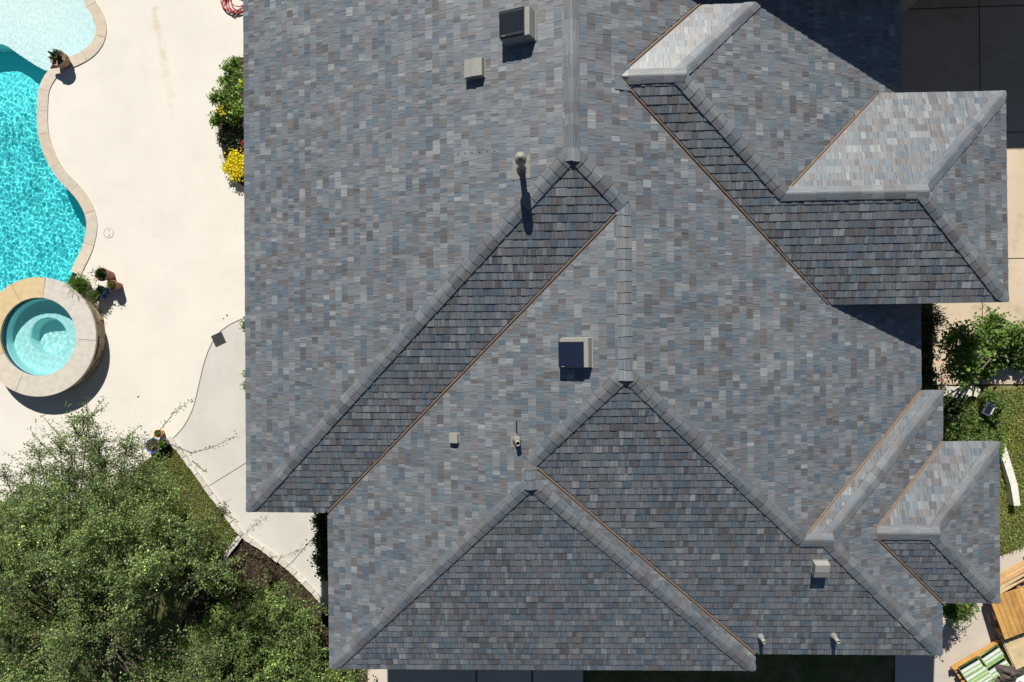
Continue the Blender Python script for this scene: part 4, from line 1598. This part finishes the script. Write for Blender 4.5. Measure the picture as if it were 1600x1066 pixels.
for nm, lab, lst, leaf, mt in (
    ("round_bush", "leafy green bush on the lawn between the crape myrtle and the path light", ((1545, 622, .2, .2), (1556, 634, .22, .18), (1552, 654, .2, .17)), (0.07, 0.036), M_SHRUB),
    ("spreading_bush", "low spreading bush against the roof corner above the small gable", ((1500, 662, .32, .24), (1515, 652, .3, .2), (1488, 676, .32, .24), (1508, 680, .3, .22)), (0.07, 0.036), M_SHRUB),
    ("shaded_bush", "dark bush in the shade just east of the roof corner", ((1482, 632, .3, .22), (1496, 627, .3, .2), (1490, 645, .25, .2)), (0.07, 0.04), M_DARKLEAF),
    ("lawn_bush", "yellow-green bush at the lawn edge by the white curved edging", ((1545, 688, .28, .24), (1530, 676, .3, .22), (1560, 700, .25, .2), (1556, 676, .24, .2)), (0.06, 0.03), M_SHRUB),
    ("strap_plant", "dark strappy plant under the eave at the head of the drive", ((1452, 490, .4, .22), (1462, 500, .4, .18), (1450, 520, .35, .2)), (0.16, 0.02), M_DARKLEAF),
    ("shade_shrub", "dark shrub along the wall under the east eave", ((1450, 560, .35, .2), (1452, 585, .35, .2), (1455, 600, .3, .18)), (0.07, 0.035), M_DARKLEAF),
):
    cs = [(*P(u, v, bz(u, v) + z), r, 1.0) for u, v, z, r in lst]
    make_plant(nm, lab, "bush" if "bush" in nm else "plant", G(lst[0][0], lst[0][1]), cs, mt, leaf, 0.025, twigs=16, per_twig=18, part_names=("stem", "foliage"))
cs = [(*P(u, v, bz(u, v) + z), r, 1.0) for u, v, z, r in ((1490, 950, 0.9, 0.18), (1504, 952, 0.95, 0.18), (1512, 946, 0.8, 0.14), (1480, 955, 0.7, 0.14), (1496, 962, 0.8, 0.13))]
spr3 = [([P(u0, v0, bz(u0, v0) + 0.9), P((u0 + u1) / 2, (v0 + v1) / 2, bz(u0, v0) + 0.8), P(u1, v1, bz(u0, v0) + 0.45)], 22, 0.02) for u0, v0, u1, v1 in
        ((1500, 955, 1520, 975), (1490, 958, 1500, 985), (1508, 950, 1530, 956), (1480, 958, 1482, 984), (1512, 955, 1524, 964))]
make_plant("bamboo_shrub", "bright green arching shrub below the small gable by the pallets", "shrub", G(1488, 950), cs, M_SHRUB, (0.09, 0.028), 0.03, twigs=18, per_twig=22, sprays=spr3, part_names=("stem", "foliage"))


# grass blades and mulch chips
def blades(name, polys, n, h, mat, base_dz=0.0):
    pts = []
    for poly, wgt in polys:
        xs = [p[0] for p in poly]; ys = [p[1] for p in poly]
        k = 0
        while k < n * wgt:
            x, y = rng.uniform(min(xs), max(xs)), rng.uniform(min(ys), max(ys))
            if inside(x, y, poly):
                pts.append((x, y, gz(x, y) + base_dz)); k += 1
    pts = np.array(pts)
    N = len(pts)
    d = rand_dirs(N, 0.35); d[:, 2] = np.abs(d[:, 2]) + 0.12
    patch = np.sin(pts[:, 0] * 2.1 + np.sin(pts[:, 1] * 1.7) * 2) * np.cos(pts[:, 1] * 1.9 + 1.3 * np.sin(pts[:, 0] * 0.9))
    c = tint(N, 0.3, 0.2)
    dry = np.clip(patch * 0.8 + rng.normal(0, 0.35, N) - 0.1, 0, 1)[:, None]
    c = c * (1 - dry) + dry * np.array([1.55, 1.2, 1.0]) * np.exp(rng.normal(0, 0.25, N))[:, None]
    o = leaf_mesh(name, pts, d, rand_dirs(N, 0.5), h * rng.uniform(0.5, 1.3, N), 0.014 * rng.uniform(0.7, 1.4, N), c, mat)
    return tag(o, kind='stuff')


vis_lawn_w = ccw(pxs([(264, 683), (250, 701), (232, 718), (197, 750), (164, 780), (0, 784), (-30, 784), (-30, 900), (150, 920), (330, 900), (379, 834), (355, 802), (328, 767), (302, 731), (281, 702)], 0.0))
blades("grass", [(vis_lawn_w, 1.0)], 46000, 0.075, M_GRASS)
vis_lawn_e = ccw(pxs([(1440, 612), (1640, 606), (1640, 845), (1562, 868), (1450, 905)], None))
blades("front_grass", [(vis_lawn_e, 1.0)], 42000, 0.07, M_GRASS2)


def chips():
    poly = mulch_poly
    pts = []
    while len(pts) < 7000:
        u, v = rng.uniform(300, 560), rng.uniform(835, 1070)
        p = P(u, v, 0)
        if inside(p[0], p[1], poly): pts.append((p[0], p[1], rng.uniform(0.0, 0.02)))
    pts = np.array(pts); N = len(pts)
    d = rand_dirs(N); d[:, 2] *= 0.25
    base = np.array([[0.06, 0.042, 0.028], [0.13, 0.095, 0.065], [0.03, 0.022, 0.016], [0.20, 0.16, 0.11]])[rng.choice(4, N, p=[.45, .3, .17, .08])]
    tag(leaf_mesh("mulch_chips", pts, d, rand_dirs(N, 1.5), 0.06 * rng.uniform(0.5, 1.4, N), 0.022 * rng.uniform(0.6, 1.6, N), base, M_CHIP), kind='stuff')


M_CHIP = simple("bark_chip", (1, 1, 1), 0.95, 0.1, 0.2, 30, tint=True)
chips()

# ------------------------------------------------------------------ stone edgings
def edging(name, label, line, width, h, z_of, length=(0.35, 0.6), tone=0.60, zb=-0.06, parent_loc=None):
    root = tag(empty(name, (float(line[0][0]), float(line[0][1]), 0)), label, "edging")
    line = [np.array(p[:2]) for p in line]
    seg = [0.0]
    for i in range(1, len(line)): seg.append(seg[-1] + np.linalg.norm(line[i] - line[i - 1]))
    def at(q):
        i = min(max(int(np.searchsorted(seg, q)), 1), len(seg) - 1)
        t = (q - seg[i - 1]) / (seg[i] - seg[i - 1] + 1e-9)
        p = line[i - 1] * (1 - t) + line[i] * t
        d = line[i] - line[i - 1]; d /= np.linalg.norm(d)
        return p, np.array([d[1], -d[0]])
    s = 0.0
    while s < seg[-1] - 0.1:
        ln = min(rng.uniform(*length), seg[-1] - s)
        a, b = s + 0.007, s + ln - 0.007
        s += ln
        if b - a < 0.06: continue
        w0 = width * rng.uniform(0.85, 1.12)
        pts = []
        qs = np.linspace(a, b, 4)
        for q in qs:
            p, n = at(q); pts.append(p + n * (w0 / 2 + rng.uniform(-0.012, 0.012)))
        for q in qs[::-1]:
            p, n = at(q); pts.append(p - n * (w0 / 2 + rng.uniform(-0.012, 0.012)))
        p, n = at((a + b) / 2)
        g = tone * rng.uniform(0.85, 1.1)
        z0 = z_of(p[0], p[1])
        mb = MB()
        mb.prism(ccw(pts), z0 + zb, z0 + h + rng.uniform(-0.012, 0.012), (g, 0.93 * g, 0.82 * g))
        o = bevel(mb.build("stone", M_STONE), 0.016, 2)
        rel(o, root)
    return root


edging("stone_edging", "line of pale limestone blocks along the grey path and lawn", catmull(pxs(curb_px[:-1], 0.0), 0.15), 0.115, 0.085, lambda x, y: 0.0, (0.22, 0.42))
edging("bed_edging", "short row of pale limestone crossing from the path to the oak", catmull(pxs([(376, 838), (352, 872), (333, 898)], 0.0), 0.15), 0.13, 0.085, lambda x, y: 0.0, (0.5, 0.8))
edging("flower_bed_edging", "thin white stone edging along the flower bed", catmull(pxs([(339, 196), (342, 222), (348, 248), (354, 264)], 0.0), 0.1), 0.11, 0.05, lambda x, y: 0.0, (0.3, 0.5), 0.66)
edging("curved_edging", "white curved stone edging at the small gable's east eave", catmull(pxs([(1560, 694), (1566, 715), (1572, 738), (1577, 762), (1579, 790)], None), 0.1), 0.135, 0.16, gz, (1.1, 1.5), 0.80)
edging("drive_edging", "white limestone lumps at the end of the drive", catmull(pxs([(1470, 610), (1492, 613), (1515, 610), (1524, 614)], None), 0.1), 0.22, 0.14, gz, (0.3, 0.5), 0.62)

# ------------------------------------------------------------------ things round the pool
M_CLAY = simple("terracotta", (0.30, 0.135, 0.08), 0.8, 0.3, 0.25, 18)
M_CLAY2 = simple("weathered_clay", (0.30, 0.20, 0.135), 0.85, 0.2, 0.3, 14)
M_BLUEPOT = simple("blue_glaze", (0.03, 0.10, 0.32), 0.25, 0.5, 0.3, 10)
M_ORANGE = simple("orange_glaze", (0.62, 0.27, 0.05), 0.35, 0.5, 0.2, 10)
M_DARKPOT = simple("dark_glaze", (0.03, 0.03, 0.035), 0.4, 0.5, 0.3, 10)
M_POTSOIL = simple("potting_soil", (0.05, 0.035, 0.025), 0.95)
M_HOSE = simple("red_hose", (0.42, 0.03, 0.035), 0.45, 0.5, 0.1, 20)
M_LID = simple("lid_plastic", (0.68, 0.635, 0.555), 0.7, 0.2, 0.05, 10)


def pot(label, u, v, r, h, mat, plant=None, dead=False, z=0.0):
    b = P(u, v, z)
    root = tag(empty("flower_pot", tuple(b)), label, "pot")
    mb = MB()
    mb.lathe([(0.0, 0.0), (r * 0.62, 0.0), (r * 0.9, h * 0.65), (r, h * 0.88), (r * 1.07, h * 0.9), (r * 1.07, h), (r * 0.92, h), (r * 0.88, h * 0.85)], tuple(b), 22)
    rel(mb.build("pot_body", mat), root)
    mb = MB()
    mb.lathe([(r * 0.9, h * 0.86), (0, h * 0.88)], tuple(b), 18)
    rel(mb.build("soil", M_POTSOIL), root)
    if plant:
        n, rad, ph, ln, wd, mt, droop = plant
        c = b + np.array([0, 0, h])
        d = rand_dirs(n, 0.9); d[:, 2] = np.abs(d[:, 2])
        st = c + d * (np.abs(rng.normal(0, 0.5, n))[:, None] * np.array([rad, rad, ph]))
        d2 = d + np.array([0, 0, -droop])
        rel(leaf_mesh("plant", st, d2, rand_dirs(n, 1.0), ln * rng.uniform(0.6, 1.2, n), wd * rng.uniform(0.6, 1.2, n), tint(n, 0.3), mt), root)["kind"] = "stuff"
    return root


pot("pot of feathery bright green grass closest to the pool coping", 137, 446, 0.15, 0.24, M_CLAY2, (2200, 0.26, 0.32, 0.11, 0.013, M_SHRUB, 0.3))
pot("tall terracotta pot with a dark leafy plant at the back of the cluster", 174, 431, 0.16, 0.40, M_CLAY, (420, 0.17, 0.14, 0.06, 0.035, M_DARKLEAF, 0.2))
pot("small terracotta pot with a succulent, nearest the house", 188, 447, 0.115, 0.34, M_CLAY, (150, 0.09, 0.10, 0.07, 0.03, M_OAK, 0.0))
pot("cobalt blue pot in the middle of the spa-side cluster", 168, 455, 0.11, 0.28, M_BLUEPOT, (200, 0.14, 0.1, 0.06, 0.03, M_DARKLEAF, 0.2))
pot("blue pot with bronze-green trailing plant touching the spa wall", 160, 463, 0.14, 0.28, M_BLUEPOT, (520, 0.18, 0.14, 0.07, 0.02, M_OAK, 0.3))
pot("wide blue glazed bowl at the lawn corner", 246, 695, 0.185, 0.20, M_BLUEPOT, (26, 0.06, 0.05, 0.06, 0.03, M_SHRUB, 0.0))
pot("orange glazed pot behind the blue bowl", 254, 676, 0.10, 0.22, M_ORANGE, (40, 0.06, 0.05, 0.05, 0.025, M_SHRUB, 0.1))
pot("black pot with a broad green plant beside the blue bowl", 262, 691, 0.12, 0.26, M_DARKPOT, (40, 0.06, 0.04, 0.11, 0.07, M_SHRUB, 0.3))

# clay planter and ball finial on the coping between ledge and pool
b = P(103, 98, 0.03)
root = tag(empty("clay_planter", tuple(b)), "weathered clay planter with cactus and driftwood on the pool coping", "planter")
mb = MB()
mb.lathe([(0.0, 0), (0.12, 0), (0.19, 0.14), (0.185, 0.27), (0.21, 0.30), (0.19, 0.31), (0.16, 0.26), (0.0, 0.25)], tuple(b), 22)
rel(mb.build("planter_body", M_CLAY2), root)
mb = MB()
for k in range(5):
    a = k * 1.3
    x, y = b[0] - 0.05 + 0.06 * math.cos(a), b[1] + 0.05 + 0.06 * math.sin(a)
    mb.tube([(x, y, b[2] + 0.2), (x + 0.03 * math.cos(a), y + 0.03 * math.sin(a), b[2] + 0.34), (x + 0.06 * math.cos(a), y + 0.06 * math.sin(a), b[2] + 0.44)], [0.035, 0.04, 0.015], 8)
rel(mb.build("cactus", simple("cactus_green", (0.04, 0.075, 0.03), 0.7)), root)
mb = MB()
w0 = P(80, 106, 0.16); w1 = P(98, 100, 0.2)
mb.tube([w0, (w0 + w1) / 2 + [0, 0, 0.05], w1], [0.03, 0.075, 0.06], 7)
rel(mb.build("driftwood", M_CLAY2), root)
b = P(108, 93, 0.0)
root = tag(empty("ball_finial", tuple(b)), "small dark green ball on a thin stake behind the clay planter", "garden stake")
mb = MB(); mb.tube([b, b + [0, 0, 0.44]], 0.008, 6); rel(mb.build("stake", M_IRON), root)
mb = MB(); mb.lathe([(0.001, -0.065)] + [(0.065 * math.cos(a), 0.065 * math.sin(a)) for a in np.linspace(-1.3, 1.3, 9)] + [(0.001, 0.065)], tuple(b + [0, 0, 0.48]), 14)
rel(mb.build("ball", simple("green_glass", (0.02, 0.05, 0.05), 0.2, 0.5)), root)

# deck fittings
b = P(170, 364, 0)
root = tag(empty("skimmer_lid", tuple(b)), "round skimmer lid set in the pool deck", "lid")
mb = MB(); mb.lathe([(0.135, 0.0), (0.135, 0.004), (0.125, 0.005), (0.124, 0.001)], tuple(b), 30, smooth=False); rel(mb.build("ring", simple("lid_ring", (0.42, 0.37, 0.30), 0.6)), root)
mb = MB(); mb.lathe([(0.121, 0.0), (0.1205, 0.004), (0.0, 0.0042)], tuple(b), 30, smooth=False); rel(mb.build("cover", M_LID), root)
for s_ in (-1, 1):
    mb = MB(); mb.lathe([(0.016, 0.0052), (0.0, 0.0054)], (b[0] + 0.01, b[1] + s_ * 0.065, 0), 10); rel(mb.build("finger_hole", M_BLACK), root)
b = P(342, 530, 0)
root = tag(empty("drain_grate", tuple(b), 0.42), "square dark iron drain grate in the grey path", "drain")
mb = MB(); mb.box((0, 0, 0.016), (0.135, 0.135, 0.003)); mb.build("sump", M_BLACK, root)
mb = MB()
for s_ in (-1, 1):
    mb.box((s_ * 0.135, 0, 0.022), (0.012, 0.147, 0.006)); mb.box((0, s_ * 0.135, 0.0225), (0.122, 0.012, 0.0055))
mb.build("rim", M_IRON, root)
for i in range(7):
    mb = MB(); mb.box((-0.105 + i * 0.035, 0, 0.023), (0.010, 0.122, 0.0045)); mb.build("bar", M_IRON, root)
for (u, v), lab in (((216, 620), "small dark deck drain on bare deck east of the spa shadow"), ((355, 493), "larger of two tiny dark deck drains above the path curve"), ((349, 498), "smaller of two tiny dark deck drains above the path curve")):
    b = P(u, v, 0)
    mb = MB(); r_ = 0.022 if u != 349 else 0.015
    mb.lathe([(r_, 0.001), (r_, 0.006), (r_ * 0.6, 0.007), (0, 0.004)], tuple(b), 12)
    tag(mb.build("deck_drain", M_IRON), lab, "drain")

# red hose thrown down in loose loops by the eave
c = P(371, 2, 0)
path = []
for k in range(0, 190):
    a = k * 0.19
    r_ = 0.30 + 0.06 * math.sin(k * 0.071) + 0.03 * math.sin(k * 0.33)
    path.append((c[0] + r_ * math.cos(a) + 0.06 * math.sin(k * 0.05), c[1] + r_ * 0.95 * math.sin(a) + 0.09 * math.cos(k * 0.043), 0.014 + 0.0004 * k + 0.01 * math.sin(a * 1.7) ** 2))
for k in range(1, 12):
    path.append((path[189][0] + 0.09 * k, path[189][1] + 0.05 * k, 0.03))
mb = MB(); mb.tube(path, 0.014, 6)
root = tag(empty("garden_hose", tuple(c)), "red garden hose coiled in loose loops by the west eave", "hose")
rel(mb.build("hose_coil", M_HOSE), root)
mb = MB(); mb.tube([path[0], (path[0][0] - 0.03, path[0][1] - 0.06, 0.02)], 0.019, 8); rel(mb.build("coupling", simple("brass", (0.5, 0.35, 0.12), 0.35, 0.5, 0.1, 10, 1.0)), root)

# ------------------------------------------------------------------ building materials by the south-east corner
M_BOARD = simple("orange_pine", (1, 1, 1), 0.75, 0.2, 0.22, 5, tint=True)
M_WRAPG = simple("green_wrapper", (0.30, 0.47, 0.17), 0.35, 0.5, 0.15, 9)
M_WRAPW = simple("white_wrapper", (0.70, 0.70, 0.70), 0.4, 0.5, 0.1, 9)
M_TARP = simple("brown_tarp", (0.085, 0.07, 0.06), 0.75, 0.3, 0.35, 9)


def frame2(u0, v0, u1, v1, dz):
    """origin at the first pixel, local x towards the second"""
    a, b_ = G(u0, v0, dz), G(u1, v1, dz)
    t = (b_ - a)[:2]; L = np.linalg.norm(t); t /= L
    g = gz(a[0], a[1])
    return Matrix(((t[0], -t[1], 0, a[0]), (t[1], t[0], 0, a[1]), (0, 0, 1, g), (0, 0, 0, 1))), L


def set_thing(name, label, cat, Mx):
    return tag(empty(name, (Mx[0][3], Mx[1][3], Mx[2][3]), math.atan2(Mx[1][0], Mx[0][0])), label, cat)


# pallet of orange boards; local x along the lower edge, local y up the boards
Mx, L = frame2(1568, 995, 1603, 984, 0.42)
pal = set_thing("board_platform", "raised platform of orange pine boards beside the gable eave", "platform", Mx)
nb = 14
for i in range(nb):
    mb = MB(); g = rng.uniform(0.85, 1.12)
    x = 0.055 + i * 0.112
    mb.box((x, 0.42 + rng.uniform(-0.012, 0.012), 0.42), (0.052, 0.48, 0.012), col=(0.50 * g, 0.275 * g * rng.uniform(0.95, 1.05), 0.085 * g))
    bevel(mb.build("board", M_BOARD, pal), 0.004, 1)
for y in (0.02, 0.42, 0.82):
    mb = MB(); mb.box((nb * 0.056, y, 0.355), (nb * 0.056, 0.045, 0.05), col=(0.40, 0.24, 0.10)); mb.build("bearer", M_BOARD, pal)
for x in (0.08, nb * 0.056, nb * 0.112 - 0.08):
    for y in (0.02, 0.82):
        mb = MB(); mb.box((x, y, 0.15), (0.045, 0.043, 0.152), col=(0.36, 0.22, 0.10)); mb.build("leg", M_BOARD, pal)
# loose pale lumber above it
Mx, L = frame2(1556, 930, 1603, 905, 0.30)
lum = set_thing("lumber_stack", "pale sawn lumber stacked crookedly behind the orange platform", "lumber", Mx)
for i in range(7):
    mb = MB(); g = rng.uniform(0.9, 1.1)
    Rz = Matrix.Rotation(rng.uniform(-0.07, 0.07), 4, 'Z')
    lay = i // 4
    mb.box((0.62 + rng.uniform(-0.15, 0.15), -0.02 + (i % 4) * 0.095, 0.03 + lay * 0.05 + 0.16), (0.75, 0.04, 0.021), Rz, col=(0.58 * g, (0.44 - 0.08 * (i % 3 == 0)) * g, (0.25 - 0.08 * (i % 3 == 0)) * g))
    bevel(mb.build("plank", M_BOARD, lum), 0.004, 1)
for y in (0.15, 1.1):
    mb = MB(); mb.box((y, 0.12, 0.083), (0.045, 0.2, 0.083), col=(0.42, 0.3, 0.16)); mb.build("bearer", M_BOARD, lum)
# plywood sheet
Mx, L = frame2(1587, 1042, 1615, 1031, 0.3)
ply = set_thing("plywood_stack", "pale plywood sheets leaning level below the orange platform", "plywood", Mx)
for i in range(3):
    mb = MB(); mb.box((0.6 + rng.uniform(-0.03, 0.03), 0.30 + rng.uniform(-0.02, 0.02), 0.24 + i * 0.022), (0.62, 0.36, 0.0095), col=(0.58, 0.45, 0.26)); mb.build("sheet", M_BOARD, ply)
for x in (0.15, 1.05):
    mb = MB(); mb.box((x, 0.3, 0.114), (0.05, 0.3, 0.114), col=(0.36, 0.25, 0.13)); mb.build("bearer", M_BOARD, ply)
# pallet loaded with wrapped shingle bundles
Mx, L = frame2(1503, 1052, 1564, 1018, 0.30)
pl2 = set_thing("wood_pallet", "wooden pallet under the green-wrapped shingle bundles", "pallet", Mx)
for i in range(7):
    mb = MB(); mb.box((0.52, 0.03 - i * 0.17, 0.145), (0.60, 0.055, 0.010), col=(0.50, 0.29, 0.10)); bevel(mb.build("deck_board", M_BOARD, pl2), 0.003, 1)
for x in (0.0, 0.52, 1.04):
    mb = MB(); mb.box((x, -0.48, 0.085), (0.045, 0.56, 0.048), col=(0.40, 0.24, 0.10)); mb.build("stringer", M_BOARD, pl2)
for i in range(4):
    mb = MB(); mb.box((0.52, 0.02 - i * 0.34, 0.026), (0.60, 0.055, 0.010), col=(0.42, 0.26, 0.11)); mb.build("bottom_board", M_BOARD, pl2)
mb = MB(); mb.box((0.52, 0.115, 0.19), (0.62, 0.02, 0.055), col=(0.55, 0.30, 0.09)); mb.build("edge_board", M_BOARD, pl2)
Mw = Mx
desc = ["uppermost green-edged bundle lying against the orange pallet edge", "green bundle second from the pallet's orange edge", "white-ended bundle in the middle of the wrapped stack", "green bundle under the crumpled brown tarp",
        "white-wrapped bundle at the right end of the pallet", "striped bundle at the near end of the pallet"]
for i, (x, y, z, sx, sy) in enumerate(((0.26, -0.03, 0.205, 0.26, 0.15), (0.80, -0.04, 0.205, 0.25, 0.15), (0.28, -0.36, 0.215, 0.27, 0.15), (0.78, -0.36, 0.215, 0.25, 0.16), (0.95, -0.70, 0.21, 0.27, 0.16), (0.30, -0.70, 0.21, 0.28, 0.16))):
    p = Mw @ Vector((x, y, 0.157))
    rz = math.atan2(Mw[1][0], Mw[0][0]) + rng.uniform(-0.05, 0.05)
    bd = tag(empty("shingle_bundle", p, rz), desc[i], "shingle bundle", "wrapped shingle bundles on the pallet")
    white = i in (2, 4)
    mb = MB(); mb.box((0, 0, 0.045), (sx - 0.01, sy - 0.005, 0.043)); bevel(mb.build("wrapper", M_WRAPW if white else M_WRAPG, bd), 0.012)
    for q in (-0.5, 0.1, 0.6):
        mb = MB(); mb.box((0, q * sy, 0.0895), (sx - 0.02, 0.018 + 0.012 * (q > 0), 0.002)); mb.build("stripe", M_WRAPG if white else (M_WRAPW if q < 0.5 else M_PVF), bd)


def crumple(name, label, cat, u, v, z, rx, ry, h, mat, seed):
    r3 = np.random.default_rng(seed)
    c = G(u, v); c = np.array([c[0], c[1], c[2] + z])
    rows = []
    n, m = 26, 14
    ph = r3.uniform(0, 6, 8)
    for i in range(m + 1):
        t = i / m
        row = []
        for j in range(n):
            a = 2 * math.pi * j / n
            rr = t * (1 + 0.22 * math.sin(3 * a + ph[0]) + 0.15 * math.sin(5 * a + ph[1]))
            zz = h * (1 - t ** 2) * (0.6 + 0.4 * math.sin(4 * a + ph[2]) * t) + 0.035 * math.sin(9 * t + 3 * a + ph[3]) * (1 - t) + 0.02 * math.sin(7 * a + 12 * t + ph[4]) * (t < 0.95)
            row.append((c[0] + rx * rr * math.cos(a), c[1] + ry * rr * math.sin(a), c[2] + max(0.0, zz)))
        rows.append(row)
    mb = MB(); mb.grid(rows, closed=True)
    return tag(mb.build(name, mat), label, cat)


crumple("tarp", "crumpled dark brown tarp thrown over the shingle bundles", "tarp", 1566, 1044, 0.26, 0.28, 0.22, 0.14, M_TARP, 3)
crumple("work_cloth", "second smaller crumpled brown cloth near the picture's bottom edge", "cloth", 1548, 1062, 0.26, 0.2, 0.13, 0.1, M_TARP, 8)
crumple("plastic_wrap", "loose white plastic wrap lying right of the bundles", "plastic wrap", 1592, 1056, 0.25, 0.25, 0.22, 0.07, M_WRAPW, 5)

# path light in the front lawn
b = G(1529, 637)
root = tag(empty("path_light", tuple(b), -0.5), "small dark solar path light standing in the front lawn", "garden light")
mb = MB(); mb.tube([(0, 0, -0.02), (0, 0, 0.32)], 0.012, 8); mb.build("stake", M_IRON, root)
mb = MB(); mb.box((0, 0, 0.34), (0.085, 0.14, 0.02), Matrix.Rotation(0.0, 4, 'X')); bevel(mb.build("lamp_head", simple("grey_blue_metal", (0.07, 0.10, 0.16), 0.4, 0.5)), 0.01).parent = root
mb = MB(); mb.box((0, 0.0, 0.3615), (0.06, 0.11, 0.0012)); mb.build("solar_cell", M_PVF, root)
mb = MB(); mb.box((0.10, 0.02, 0.335), (0.014, 0.10, 0.012)); mb.build("lens", M_WRAPW, root)
print("leaves", n1, n2)
